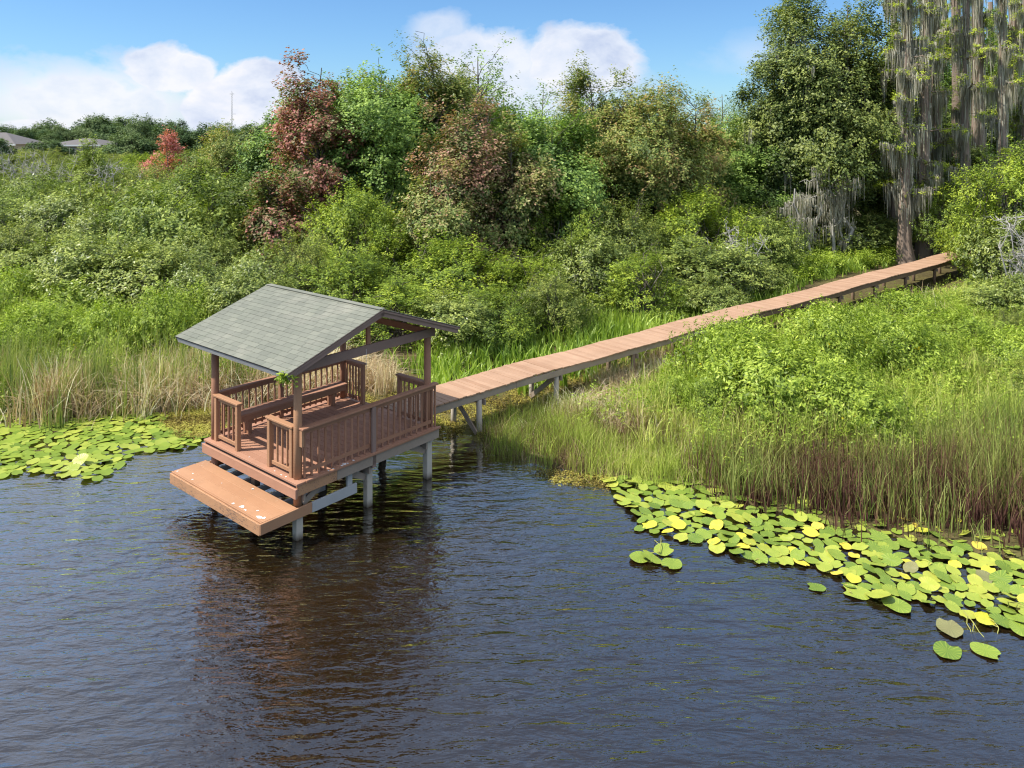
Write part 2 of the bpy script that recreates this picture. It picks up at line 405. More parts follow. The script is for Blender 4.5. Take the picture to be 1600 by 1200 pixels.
def blades(rng, P, h, w, lean, seg=3, tint=None, down=False, dirs=None, tipw=.12, curl=1.0, grad=0.0):
    n = len(P); th = rng.uniform(0, 2*np.pi, n) if dirs is None else dirs
    D = np.stack([np.cos(th), np.sin(th), np.zeros(n)], 1)
    fa = rng.uniform(0, 2*np.pi, n); B = np.stack([np.cos(fa), np.sin(fa), np.zeros(n)], 1)
    t = np.linspace(0, 1, seg+1)
    h = np.broadcast_to(h, (n,)); w = np.broadcast_to(w, (n,)); lean = np.broadcast_to(lean, (n,))
    sg = -1 if down else 1
    up = h[:, None]*t[None]*(1 - .45*np.minimum(lean, 1.3)[:, None]*t[None]**2)
    out = h[:, None]*lean[:, None]*t[None]**(1+curl)
    C = P[:, None, :] + D[:, None, :]*out[..., None]; C[..., 2] += sg*up
    ww = w[:, None]*np.maximum(1 - t[None]**1.5, tipw)*.5
    V = np.stack([C - B[:, None, :]*ww[..., None], C + B[:, None, :]*ww[..., None]], 2).reshape(-1, 3)
    k = 2*(seg+1); b = (np.arange(n)*k)[:, None] + (np.arange(seg)*2)[None]
    Q = np.stack([b, b+1, b+3, b+2], -1).reshape(-1, 4)
    T = np.repeat(rng.uniform(0, 1, n) if tint is None else tint, k)
    if grad: T = np.clip(T + grad*(np.tile(np.repeat(t, 2), n)-.5), 0, 1)
    return V, Q, T

PROF = {
 'ovate': lambda t: np.sin(np.pi*np.clip(t*.80+.14, 0, 1))**.6,
 'round': lambda t: np.sqrt(np.clip(1-(2*t-1)**2, 0, 1))*.95+.05,
 'dome':  lambda t: np.sqrt(np.clip(1-t**2.2, 0, 1))*(.78+.22*np.minimum(t*4, 1)),
 'cone':  lambda t: (1-t)**.75*np.minimum(.55+t*3, 1),
 'spire': lambda t: np.minimum(.45+t*1.6, 1)*(1-t*.85)**.8,
 'vase':  lambda t: (.35+.75*np.sin(np.pi*np.clip(t*.8+.12, 0, 1))),
}
SP = dict(   # species: leaf material, leaf size, spray length, sprays per clump, leaves per spray, upward bias, aspect, profile, clump radius share
 myrtle = dict(spires=3, mat='myrtle', leaf=.105, sl=.55, ns=38, n=17, up=1.0, asp=.42, prof='dome', cr=.34, sp=.075),
 olive  = dict(spires=3, mat='olive', leaf=.11, sl=.55, ns=36, n=16, up=.9, asp=.42, prof='dome', cr=.34, sp=.085),
 willow = dict(mat='willow', leaf=.15, sl=.6, ns=36, n=15, up=.6, asp=.45, prof='dome', cr=.34, sp=.11),
 bay    = dict(mat='bay', leaf=.15, sl=.5, ns=36, n=15, up=.5, asp=.42, prof='dome', cr=.34, sp=.11),
 green  = dict(spires=4, mat='green', leaf=.17, sl=.75, ns=40, n=18, up=.6, asp=.62, prof='ovate', cr=.30, sp=.17),
 oak    = dict(mat='oak', leaf=.18, sl=.7, ns=44, n=18, up=.4, asp=.58, prof='round', cr=.25, sp=.2),
 bronze = dict(spires=7, mat='bronze', leaf=.16, sl=.85, ns=34, n=18, up=.9, asp=.55, prof='ovate', cr=.29, sp=.15),
 maple  = dict(spires=5, mat='maple', leaf=.165, sl=.7, ns=30, n=17, up=.7, asp=.7, prof='round', cr=.31, sp=.16),
 rose   = dict(spires=4, mat='rose', leaf=.15, sl=.75, ns=30, n=17, up=.9, asp=.62, prof='vase', cr=.27, sp=.15),
 roseolive = dict(spires=4, mat='roseolive', leaf=.15, sl=.75, ns=30, n=17, up=.9, asp=.6, prof='ovate', cr=.27, sp=.15),
 pink   = dict(mat='pink', leaf=.2, sl=.8, ns=16, n=13, up=.9, asp=.6, prof='ovate', cr=.25, sp=.16),
 sparse = dict(mat='green', leaf=.17, sl=.9, ns=8, n=11, up=.7, asp=.55, prof='vase', cr=.22, sp=.16),
 far    = dict(mat='far', leaf=.42, sl=1.3, ns=20, n=14, up=.4, asp=.7, prof='round', cr=.27, sp=.4),
 primrose = dict(mat='primrose', leaf=.105, sl=.45, ns=24, n=17, up=.9, asp=.36, prof='dome', cr=.32, sp=.07),
)
def crown_geo(rng, H, Rad, base, sp, nc, dens=1.0, squash=(1, 1)):
    s = SP[sp]; prof = PROF[s['prof']]
    ch = H*(1-base); t = rng.beta(1.25, 1.15, nc) if s['prof'] != 'dome' else rng.uniform(.03, 1, nc)
    t = np.clip(t, .02, .97); th = np.arange(nc)*2.39996 + rng.uniform(0, 1.2, nc)
    rr = Rad*prof(t)*rng.uniform(.18, 1, nc)**(.42 if s['prof'] != 'dome' else .3)*.9
    p1, p2, p3 = rng.uniform(0, 6.28, 3)
    rr = rr*(1+.24*np.sin(2*th+p1+4*t)+.18*np.sin(3*th+p2-6*t)+.12*np.sin(9*t+p3))
    C = np.stack([rr*np.cos(th)*squash[0], rr*np.sin(th)*squash[1], H*base + ch*t*.93*(1-.10*(np.sin(2*th+p3)+1)*(t > .6))], 1)
    cr = Rad*s['cr']*rng.uniform(.65, 1.35, nc)
    cr *= np.where(t > .75, .75, 1.0)
    if s.get('spires'):
        src = rng.choice(np.argsort(-C[:, 2])[:max(4, nc//2)], s['spires']); ex, er = [], []
        for i in src:
            lead = np.array([rng.normal(0, .25), rng.normal(0, .25), 1]); st = rng.uniform(.28, .46)*min(1.2, H*.1)
            for j in range(1, int(rng.integers(3, 6))):
                p = C[i] + lead*(cr[i]*.5 + st*j)
                if p[2] < H*1.01: ex.append(p); er.append(cr[i]*(.40-.07*j))
        if ex: C = np.concatenate([C, ex]); cr = np.concatenate([cr, np.maximum(er, .08)]); nc = len(C); s = dict(s, up=s['up'])
    ns = max(4, int(s['ns']*dens)); S = nc*ns
    off = unit(rng.normal(0, 1, (S, 3)))*rng.uniform(.1, 1, (S, 1))**.62
    own = np.sort(rng.choice(nc, S, p=cr**1.7/(cr**1.7).sum()))
    dome = s['prof'] == 'dome'; off *= np.where(rng.random((S, 1)) < (.05 if dome else .13), rng.uniform(1.1, 1.65, (S, 1)), 1)
    if dome: off = unit(off)*np.linalg.norm(off, axis=1, keepdims=True)**.6
    CC = C[own]; O = CC + off*cr[own][:, None]*np.array([1, 1, .85])
    ax = CC.copy(); ax[:, 2] = 0
    D = off*.7 + unit(ax)*.45 + rng.normal(0, .35, (S, 3)); D[:, 2] += s['up']*rng.uniform(.3, 1.2, S); D = unit(D)
    L = s['sl']*rng.uniform(.45, 1.3, S)
    ctint = rng.uniform(.12, .88, nc)[own]*.55 + rng.uniform(0, 1, S)*.35 + .05
    geo = sprays(rng, O, D, L, s['n'], s['leaf'], s['sp'], s['asp'], ctint, centre=np.array([0, 0, H*(base+.4*(1-base))]))
    return geo, C, cr
def make_plant(name, label, cat, group, H, Rad, base, sp, nc, seed, trunk=None, stems=1, bark='bark', dens=1.0, squash=(1, 1), fname='crown', twigs=0, moss=0):
    rng = np.random.default_rng(seed)
    root = thing(name, label, cat, group=group)
    geo, C, cr = crown_geo(rng, H, Rad, base, sp, nc, dens, squash)
    np_obj(fname, geo, M[SP[sp]['mat']], root)
    r0 = trunk or max(.03, H*.014); paths = []
    if stems == 1:
        tp = limb(rng, (0, 0, -.15), (rng.normal(0, .03*H), rng.normal(0, .03*H), H*.88), r0, r0*.12, 8, 0, .012)
        tr = tp; wood = [tubes([tp], 8)]
        for c, q in zip(C, cr):
            zt = np.clip(c[2] - (np.hypot(c[0], c[1])*.9 + q*.4), H*.12, H*.85)
            i = np.interp(zt, tp[0][:, 2], np.arange(8)); k = int(min(i, 6)); f = i-k
            a = tp[0][k]*(1-f)+tp[0][k+1]*f; ra = (tp[1][k]*(1-f)+tp[1][k+1]*f)*.55
            paths.append(limb(rng, a, c, ra, .012, 6, .12, .04))
    else:
        wood = []
        bs = rng.normal(0, Rad*.12, (stems, 2))
        for i, c in enumerate(C):
            b = bs[i % stems]
            paths.append(limb(rng, (b[0], b[1], -.1), c, r0*rng.uniform(.5, 1), .01, 6, .25, .06))
    if twigs:
        for _ in range(twigs):
            c = C[rng.integers(len(C))]; d = unit(np.array([c[0], c[1], abs(rng.normal(0, 1))+.4]) + rng.normal(0, .3, 3))
            paths.append(limb(rng, c, c+d*Rad*rng.uniform(.3, .6), .012, .004, 6, 0, .05))
    if moss:
        pos, hh, ww = [], [], []
        for _ in range(moss):
            i = rng.integers(len(C)); c = C[i]+unit(rng.normal(0, 1, 3)*[1, 1, .3])*cr[i]*rng.uniform(.4, 1.1)
            if c[2] > H*.8: continue
            m = int(rng.integers(8, 20)); q = c+rng.normal(0, 1, (m, 3))*[.13, .13, .1]
            pos.append(q); hh.append(rng.uniform(.5, 2.4)*rng.uniform(.3, 1, m)); ww.append(rng.uniform(.02, .05, m))
        pos, hh, ww = np.concatenate(pos), np.concatenate(hh), np.concatenate(ww)
        np_obj('moss', blades(rng, pos, np.minimum(hh, pos[:, 2]-.2), ww, np.abs(rng.normal(0, .03, len(pos))), 4, down=True, curl=.2), M['moss'], root)
    wood.append(tubes(paths, 5))
    np_obj('trunk' if stems == 1 else 'stems', join(wood), M[bark], root, True)
    return root

# ------------------------------------------------------------------ terrain
SHORE = [gp(*p) for p in [(-340, 662), (0, 648), (100, 656), (220, 646), (330, 634), (430, 622), (560, 618), (640, 636),
         (700, 664), (742, 690), (775, 708), (850, 728), (930, 742), (1010, 752), (1130, 775), (1300, 822), (1450, 852), (1600, 876), (1900, 915)]]
LAND = np.array([(-400, SHORE[0][1])] + SHORE + [(400, SHORE[-1][1]), (400, 4000), (-400, 4000)], float)
def inside(P, poly):
    x, y = P[:, 0], P[:, 1]; r = np.zeros(len(P), bool); n = len(poly)
    for i in range(n):
        x0, y0 = poly[i]; x1, y1 = poly[(i+1) % n]
        if y0 == y1: continue
        c = ((y0 > y) != (y1 > y)) & (x < (x1-x0)*(y-y0)/(y1-y0)+x0); r ^= c
    return r
SH = np.array([(-400, SHORE[0][1])] + SHORE + [(400, SHORE[-1][1])], float)
def shore_dist(P):
    d = np.full(len(P), 1e9)
    for a, b in zip(SH[:-1], SH[1:]):
        v = b-a; t = np.clip(((P-a)@v)/(v@v), 0, 1)
        d = np.minimum(d, np.hypot(*(P-(a+t[:, None]*v)).T))
    return np.where(inside(P, LAND), d, -d)
def ground_z(P):
    P = np.asarray(P, float).reshape(-1, 2); d = shore_dist(P)
    z = np.where(d < 0, -.02 + np.maximum(d, -3.2)*.34, .03 + np.minimum(d, 6)*.012)
    z += np.where(d > 0, .05*np.sin(P[:, 0]*1.7)*np.cos(P[:, 1]*1.3)*np.minimum(d*.3, 1), 0)
    z += 3.6*np.clip((P[:, 1]-75)/60, 0, 1)**1.3 + 6*np.clip((P[:, 1]-250)/800, 0, 1)
    return z
def gz(x, y): return float(ground_z([(x, y)])[0])
def build_terrain():
    xs = np.concatenate([np.linspace(-1500, -60, 30), np.linspace(-55, -20, 40), np.linspace(-19.6, 20, 130), np.linspace(20.6, 60, 50), np.linspace(70, 1500, 30)])
    ys = np.concatenate([np.linspace(-60, 5, 16), np.linspace(6, 30, 110), np.linspace(31, 80, 60), np.linspace(85, 260, 40), np.linspace(300, 4000, 30)])
    X, Yg = np.meshgrid(xs, ys); P = np.stack([X.ravel(), Yg.ravel()], 1)
    V = np.column_stack([P, ground_z(P)]); nx, ny = len(xs), len(ys)
    i = (np.arange(ny-1)[:, None]*nx + np.arange(nx-1)[None]).ravel()
    Q = np.stack([i, i+1, i+nx+1, i+nx], 1)
    o = np_obj('ground', (V, Q, np.full(len(V), .5)), ground_mat(), None, True); tag(o, kind='structure')
build_terrain()
w = MB(); w._add([(-300, -120, 0), (300, -120, 0), (300, 60, 0), (-300, 60, 0)], [(0, 1, 2, 3)], .5)
tag(w.build('water', water_mat()), kind='structure')

def poly_points(rng, poly, n, z=True):
    poly = np.asarray(poly, float); lo, hi = poly.min(0), poly.max(0); out = []
    tot = 0
    while tot < n:
        p = rng.uniform(lo, hi, (n*2, 2)); p = p[inside(p, poly)]; out.append(p); tot += len(p)
    p = np.concatenate(out)[:n]
    return np.column_stack([p, np.maximum(ground_z(p), -.12)]) if z else p
def area(poly):
    p = np.asarray(poly); x, y = p[:, 0], p[:, 1]
    return abs((x*np.roll(y, -1) - y*np.roll(x, -1)).sum())/2
def pxpoly(pts, z=0.0): return [gp(a, b, z) for a, b in pts]

# ------------------------------------------------------------------ the pavilion on piles
GO, GYAW = (-4.0, 14.35), .695
A_, B_, HD = 2.96, 3.34, 1.13
gaz = thing('pavilion', 'red-brown wooden fishing pavilion with grey shingle gable roof standing on piles in the lake', 'pavilion', (GO[0], GO[1], 0), -GYAW)
X0, X1, YF, YB = -A_-.14, .20, -.17, B_+.16
def deck_boards():
    b = MB(1); y = YF
    while y < YB-.02:
        wd = min(.14, YB-y); b.box(X0-.02, X1+.02, y, y+wd-.008, HD-.04+b.r.uniform(-.002, .002), HD, None, .004); y += wd
    return b
deck_boards().build('deck', M['deck'], gaz)
b = MB(2); b.box(X0, X1, YF+.03, YF+.07, HD-.10, HD-.041, .2); b.build('trim_board', M['drip'], gaz)
b = MB(3); b.box(X0-.03, X1+.03, YF-.035, YF+.012, HD-.27, HD-.085, .9, .006); b.build('rim_joist', M['deck'], gaz)
b = MB(4); b.box(X1-.045, X1+.005, YF+.02, .75, HD-.24, HD-.045, .8, .006); b.build('rim_joist', M['oldpaint'], gaz)
b = MB(5); b.box(X1-.045, X1+.005, .752, YB, HD-.24, HD-.045, .4, .006); b.build('rim_joist', M['grey'], gaz, 'weathered grey rim joist')
b = MB(6); b.box(X0-.005, X0+.045, YF+.02, YB, HD-.24, HD-.045, .4, .006); b.build('rim_joist', M['paint'], gaz)
b = MB(7); b.box(X0, X1, YB-.05, YB-.005, HD-.24, HD-.045, .4, .006); b.build('rim_joist', M['paint'], gaz)
for k, x in enumerate((-2.5, -2.0, -1.5, -1.0, -.5)):
    b = MB(8+k); b.box(x-.02, x+.02, YF+.1, YB-.1, HD-.22, HD-.045, .4); b.build('floor_joist', M['grey'], gaz)
for y in (.12, B_/2, B_-.08):
    b = MB(20); b.box(X0+.06, X1-.06, y-.09, y-.045, HD-.42, HD-.225, .4); b.build('bearer', M['grey'], gaz)
ledge = MB(21); ledge.box(X1-.02, X1+.045, YF+.2, YB+.02, HD-.035, HD+.012, .6, .006); ledge.build('edge_board', M['paint'], gaz)
# posts and piles
for i, (x, y) in enumerate(((0, 0), (-A_, 0), (0, B_), (-A_, B_))):
    b = MB(30+i); b.tube([(x, y, HD-.35 if i != 0 else .52), (x, y, HD+.8), (x, y, HD+2.02)], [.079, .078, .075], 20, .55)
    b.build('post', M['plat'] if i == 0 else M['paint'], gaz)
for i, (x, y, s_) in enumerate(((0, 0, .074), (0, B_/2, .072), (0, B_, .078), (-A_, 0, .075), (-A_, B_/2, .075), (-A_, B_, .075), (-1.5, B_/2, .075), (-1.5, B_, .07), (-1.5, .05, .07))):
    b = MB(40+i)
    if i in (3, 4, 5): b.tube([(x, y, -1.0), (x, y, HD-.351)], .078, 16, .5)
    else: b.box(x-s_, x+s_, y-s_, y+s_, -1.0, (HD-.27 if i else .515), None, .015)
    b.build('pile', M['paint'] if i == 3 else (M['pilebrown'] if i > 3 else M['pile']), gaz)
for (x0, y0, z0, x1, y1, z1) in ((0, .62, HD-.24, 0, .1, .62), (0, B_/2-.5, HD-.3, 0, B_/2-.08, .62), (0, B_-.5, HD-.3, 0, B_-.08, .62), (-.45, B_/2, HD-.3, -.08, B_/2, .6)):
    b = MB(60); b.beam((x0, y0, z0), (x1, y1, z1), .04, .12, .5); b.build('knee_brace', M['grey'], gaz)
# lower platform
PZ = .645
b = MB(70); y = -.83
for k, wd in enumerate((.045, .235, .235, .235)):
    b.box(-3.19, .10, y, y+wd-.006, PZ-.045, PZ - (.002*k), (.2, .9, .55, .8)[k], .005); y += wd
low = b.build('lower_platform', M['plat'], gaz)
b = MB(71); b.box(-3.18, .105, -.872, -.834, PZ-.225, PZ-.02, .5, .006); b.build('fascia_board', M['oldpaint'], low, 'peeling orange fascia board')
b = MB(72); b.box(.103, .145, -.87, .22, PZ-.20, PZ-.004, .8, .006); b.build('side_beam', M['plat'], low)
b = MB(73); b.box(.103, .145, .222, 1.28, PZ-.20, PZ-.004, .6, .006); b.build('side_beam', M['greypale'], low, 'bleached grey end of the side beam')
b = MB(74); b.box(-3.185, -3.145, -.83, .5, PZ-.20, PZ-.05, .5); b.build('side_beam', M['plat'], low)
b = MB(75); b.box(.04, .10, 1.08, 1.2, PZ-.16, HD-.245, .6, .005); b.build('hanger', M['greypale'], low)
for x in (-2.75, -2.3, -1.8, -1.3, -.85, -.4):
    b = MB(76); b.box(x-.03, x+.03, -.80, .9, PZ-.16, PZ-.05, .7); b.build('support_joist', M['greypale'], low)
# railings
def railing(name, p0, p1, z0, z1, nbal, cap=.13, ends=(False, False), inner=0.0, seed=0, lowrail=True, bal=.034, mats=('paint', 'paint'), capx=0.0, endw=.09):
    """p0->p1 in pavilion plan; end posts where asked; inner shifts balusters to one side of the rail."""
    p0, p1 = Vector((*p0, 0)), Vector((*p1, 0)); d = (p1-p0).normalized(); nrm = Vector((-d.y, d.x, 0)); L = (p1-p0).length
    r = bpy.data.objects.new(name, None); link(r, gaz)
    ax, up = d, Vector((0, 0, 1)); rr = random.Random(seed)
    b = MB(seed); b.obox((p0+p1)/2 + up*(z1-.02), ax, nrm, up, L+.06+capx, cap, .04, .75, .006); b.build('top_rail', M[mats[0]], r)
    b = MB(seed+1); b.obox((p0+p1)/2 + up*(z1-.085) + nrm*(inner*.4), ax, nrm, up, L-.02, .038, .088, .45, .004); b.build('upper_rail', M[mats[0]], r)
    if lowrail:
        b = MB(seed+2); b.obox((p0+p1)/2 + up*(z0+.10) + nrm*(inner*.4), ax, nrm, up, L-.02, .038, .07, .45, .004); b.build('bottom_rail', M[mats[0]], r)
    for k in range(nbal):
        t = (k+.5)/nbal; c = p0 + d*(L*t) + nrm*inner
        lo = z0 + (.03 if not lowrail else .04); hi = z1-.041
        b = MB(seed+10+k); b.obox(c + up*((lo+hi)/2), (ax + nrm*rr.uniform(-.03, .03)).normalized(), nrm, up, bal, bal, hi-lo, None, .003)
        b.build('baluster', M[mats[1]], r)
    for e, p in zip(ends, (p0, p1)):
        if e:
            b = MB(seed+5); q = p + d*(endw/2 if p is p0 else -endw/2)
            b.obox(q + nrm*0.0 + up*((z0+z1-.042)/2), ax, nrm, up, endw, endw, z1-.042-z0, .7, .006); b.build('rail_post', M[mats[0]], r)
    return r
HR = HD+.965
railing('railing', (-A_+.085, -.03), (-1.97, -.03), HD, HR, 5, ends=(True, True), inner=.03, seed=100, mats=('plat', 'paint'))
railing('railing', (-.91, -.03), (-.085, -.03), HD, HR, 5, ends=(True, True), inner=.03, seed=150, mats=('plat', 'plat'))
rr_ = railing('railing', (.13, .0), (.13, B_+.12), HD-.02, HR, 22, cap=.15, ends=(False, True), inner=.03, seed=200, lowrail=False, bal=.036, endw=.04)
b = MB(260); b.box(.155, .205, B_*.5-.05, B_*.5+.05, HD-.30, HR-.045, .3, .006); b.build('rail_post', M['fascia'], rr_, 'faded grey middle rail post running down past the deck edge')
b = MB(261); b.box(.03, .16, -.02, .03, HR-.35, HR-.05, .8); b.build('rail_block', M['plat'], rr_)
b = MB(262); b.box(.085, .12, .1, B_, HD+.10, HD+.17, .4); b.build('bottom_rail', M['paint'], rr_)
railing('railing', (-A_-.02, .085), (-A_-.02, B_-.085), HD, HR, 20, ends=(False, False), inner=-.02, seed=300)
b = MB(350); b.box(-A_-.06, -A_+.04, B_*.48-.045, B_*.48+.045, HD, HR-.045, .5, .005); b.build('rail_post', M['paint'], gaz)
railing('railing', (-A_+.085, B_+.03), (-2.20, B_+.03), HD, HR, 6, ends=(False, True), inner=-.02, seed=400)
railing('railing', (-.98, B_+.03), (-.085, B_+.03), HD, HR, 6, ends=(True, False), inner=-.02, seed=450)
# roof
EZ, RZ, OV, RX0, RX1 = HD+2.165, HD+2.93, .52, -A_-.62, .45
RUN = B_/2+OV; SL = math.hypot(RUN, RZ-EZ); ca, sa = RUN/SL, (RZ-EZ)/SL
for side in (1, -1):
    dn = Vector((0, -side*ca, -sa)); nr = Vector((0, -side*sa, ca)); rg = Vector((0, B_/2, RZ)); ax = Vector((1, 0, 0))
    b = MB(500+side); b.obox(rg + dn*(SL/2) - nr*.028 + ax*((RX0+RX1)/2), ax, dn, nr, RX1-RX0-.06, SL-.05, .03, .4)
    b.build('roof_sheathing', M['paint'], gaz)
    b = MB(510+side); cw, th = .125, .25; n = int(SL/cw)+1
    for k in range(n):
        s1 = SL+.03 - k*cw; s0 = max(s1-cw*1.25, .0)
        if s1 <= .05: break
        x = RX0-.02 - (k % 3)*.1 - b.r.uniform(0, .03)
        while x < RX1+.02:
            xa, xb = max(x, RX0-.02), min(x+th-.005, RX1+.02)
            if xb-xa > .02:
                lift = .006 + b.r.uniform(0, .003); xc = ax*((xa+xb)/2); th2 = .007
                c = rg + xc + dn*((s0+s1)/2) + nr*(lift-.009+.004)
                d2 = (dn + nr*.05).normalized(); n2 = (nr - dn*.05).normalized()
                b.obox(c, ax, d2, n2, xb-xa, s1-s0, th2, b.r.betavariate(2, 2))
            x += th
    b.build('shingle_slope', M['shingle'], gaz)
    b = MB(520+side); b.obox(rg + dn*(SL+.004) - nr*.075 + ax*((RX0+RX1)/2), ax, dn, nr, RX1-RX0-.01, .03, .115, .7, .004); b.build('fascia_board', M['greypale'] if side == 1 else M['fascia'], gaz)
    b = MB(530+side); b.obox(rg + dn*(SL+.012) - nr*.016 + ax*((RX0+RX1)/2), ax, dn, nr, RX1-RX0+.03, .022, .018, .5); b.build('drip_edge', M['drip'], gaz)
    for xe, sg in ((RX1, 1), (RX0, -1)):
        b = MB(540+side); b.obox(rg + dn*(SL/2+.004) - nr*.085 + ax*(xe-.014*sg), ax, dn, nr, .03, SL+.02, .115, .6, .004); b.build('rake_board', M['fascia'], gaz)
        b = MB(550+side); b.obox(rg + dn*(SL/2+.004) - nr*.031 + ax*(xe+.016*sg), ax, dn, nr, .028, SL+.03, .05, .6, .004); b.build('rake_trim', M['fascia'], gaz)
        b = MB(555+side); b.obox(rg + dn*(SL/2+.01) - nr*.006 + ax*(xe+.022*sg), ax, dn, nr, .03, SL+.03, .012, .5); b.build('drip_edge', M['drip'], gaz)
    for x in (-2.96, -2.37, -1.78, -1.19, -.6, 0.0):
        b = MB(560); b.obox(rg + dn*(SL/2) - nr*.094 + ax*x, ax, dn, nr, .038, SL-.08, .09, .4); b.build('rafter', M['paint'], gaz)
b = MB(570); b.box(RX0, RX1, B_/2-.07, B_/2+.07, RZ+.000, RZ+.012, .5); b.build('ridge_cap', M['shingle'], gaz)
b = MB(571); b.box(RX0+.05, RX1-.05, B_/2-.02, B_/2+.02, RZ-.20, RZ-.05, .4); b.build('ridge_beam', M['paint'], gaz)
for x, mt in ((.055, 'fascia'), (-A_-.05, 'paint')):
    b = MB(572); b.box(x-.028, x+.028, -.12, B_+.16, HD+1.98, HD+2.165, .35, .006); b.build('tie_beam', M[mt], gaz)
    b = MB(573); b.box(x-.03-(.05 if x > 0 else -.05), x+.03-(.05 if x > 0 else -.05), B_/2-.045, B_/2+.045, HD+2.02, RZ-.05, .5, .005); b.build('king_post', M['paint'], gaz)
for y in (0.0, B_):
    b = MB(574); b.box(-A_-.02, .026, y-.02, y+.02, HD+2.02, HD+2.16, .4, .004); b.build('header_beam', M['paint'], gaz)
# bird lime spatters
rg_ = random.Random(9)
def splat(b, x, y, z, r_):
    n = 11; vs = [(x, y, z+.004)] + [(x+math.cos(a*2*math.pi/n)*r_*rg_.uniform(.2, 1.0)*1.2, y+math.sin(a*2*math.pi/n)*r_*rg_.uniform(.2, .9), z+.003) for a in range(n)]
    b._add(vs, [(0, 1+k, 1+(k+1) % n) for k in range(n)])
b = MB(580)
for x, y, r_ in ((.20, .55, .03), (.20, .66, .035), (.21, .85, .045), (.19, .93, .06), (.21, .99, .04), (.19, 1.15, .045), (-.35, -.12, .03), (-.6, -.10, .025), (-.22, -.11, .03), (-1.55, -.06, .025)):
    b = MB(580); splat(b, x, y, HD+.012 if x > .1 else HD, r_); b.build('bird_dropping', M['dropping'], gaz)
b = MB(581)
for x, y, r_ in ((-3.1, -.75, .035), (-2.75, -.6, .025), (-1.9, -.45, .02), (-1.2, -.2, .035), (-.72, -.72, .07), (-.55, -.75, .04), (-.35, -.62, .03), (-.12, -.74, .075), (-.02, -.7, .05), (-.95, -.76, .05), (-2.5, -.74, .03)):
    b = MB(581); splat(b, x, y, PZ, r_); b.build('bird_dropping', M['dropping'], low)
bpy.context.view_layer.update()
GM = gaz.matrix_world.copy()
def gw(x, y, z): return GM @ Vector((x, y, z))
# bench
bl = gw(-2.74, 1.78, HD)
bench = thing('bench', 'long red-brown plank bench along the left railing under the pavilion roof', 'bench', bl, -GYAW)
b = MB(600); b.box(-.17, -.012, -1.40, 1.40, .42, .46, .5, .006); b.box(-.004, .155, -1.40, 1.40, .42, .46, .8, .006); b.build('seat', M['deck'], bench)
b = MB(601); b.box(.10, .14, -1.38, 1.38, .30, .419, .5, .006); b.build('apron', M['paint'], bench)
for y in (-1.15, .05, 1.05):
    b = MB(602); b.box(-.12, .095, y-.045, y+.045, 0, .419, .5, .006); b.box(-.15, .098, y+.047, y+.09, .2, .36, .4, .005); b.build('leg', M['paint'], bench)
# plant growing at the roof corner, hoop and string on the tie beam
rng = np.random.default_rng(5)
fc = gw(.36, -.50, EZ-.06)
fern = thing('fern', 'small bright green fern clinging to the near eave corner of the pavilion roof', 'fern', fc)
S = 46; D = unit(rng.normal(0, 1, (S, 3))*[1, 1, .7] + [-.15, -.3, -.25])
np_obj('fronds', sprays(rng, np.zeros((S, 3))+rng.normal(0, .03, (S, 3)), D, rng.uniform(.1, .22, S), 12, .062, .022, .5, rng.uniform(.5, 1, S)), M['primrose'], fern)
np_obj('stem', tubes([limb(rng, (0, 0, .02), d*.14, .004, .002, 4) for d in D[:14]], 4), M['stalk'], fern)
hp = gw(-A_+.02, B_*.5+.35, HD+2.165)
hoop = thing('hoop', 'thin pale hoop propped on the far tie beam under the roof', 'hoop', hp, -GYAW)
b = MB(610); b.tube([(0, math.cos(a)*.19, .19+math.sin(a)*.19) for a in np.linspace(0, 2*math.pi, 25)], .012, 6, .6, False); b.build('ring', M['greypale'], hoop)
b = MB(611); b.tube([(0, -.19, .19), (0, .19, .19)], .006, 5, .4); b.build('crosspiece', M['grey'], hoop)
st = gw(.09, B_*.5-.12, HD+2.10)
b = MB(612); b.tube([(0, 0, 0), (.002, 0, -.2), (0, .004, -.42)], .004, 5, .8); o = b.build('string', M['white']); o.location = st
tag(o, 'thin white string dangling from the tie beam of the pavilion gable', 'string')

# ------------------------------------------------------------------ boardwalk
NEAR = [(-2.75, 17.1), (-1.81, 18.28), (1.05, 21.05), (5.55, 25.04), (11.5, 30.1), (17.1, 34.95), (22.8, 40.0), (25.6, 42.4)]
st0 = gw(-.95, YB+.01, 0); NEAR[0] = (st0.x, st0.y)
WW, WZ = 1.13, 1.10
walk = thing('boardwalk', 'long straight reddish plank boardwalk on short piles running from pavilion to the cypress trees', 'boardwalk', (0, 0, 0))
pts = [Vector((*p, 0)) for p in NEAR]
cum = [0.0]
for a_, b_ in zip(pts[:-1], pts[1:]): cum.append(cum[-1]+(b_-a_).length)
def on_walk(s_):
    s_ = min(max(s_, 0), cum[-1]-1e-4)
    for i in range(len(pts)-1):
        if s_ <= cum[i+1]:
            f = (s_-cum[i])/(cum[i+1]-cum[i]); p = pts[i]*(1-f)+pts[i+1]*f
            d0 = (pts[i+1]-pts[i]).normalized(); break
    q = pts[min(i+2, len(pts)-1)]-pts[i+1] if i+2 < len(pts) else d0
    d = (d0*(1-f*.5)+q.normalized()*(f*.5)).normalized(); sag = .025*math.sin(s_*.55)+.012*math.sin(s_*1.7)
    return p + Vector((0, 0, WZ+sag)), d, Vector((-d.y, d.x, 0))
b = MB(700); s_ = .075; up = Vector((0, 0, 1))
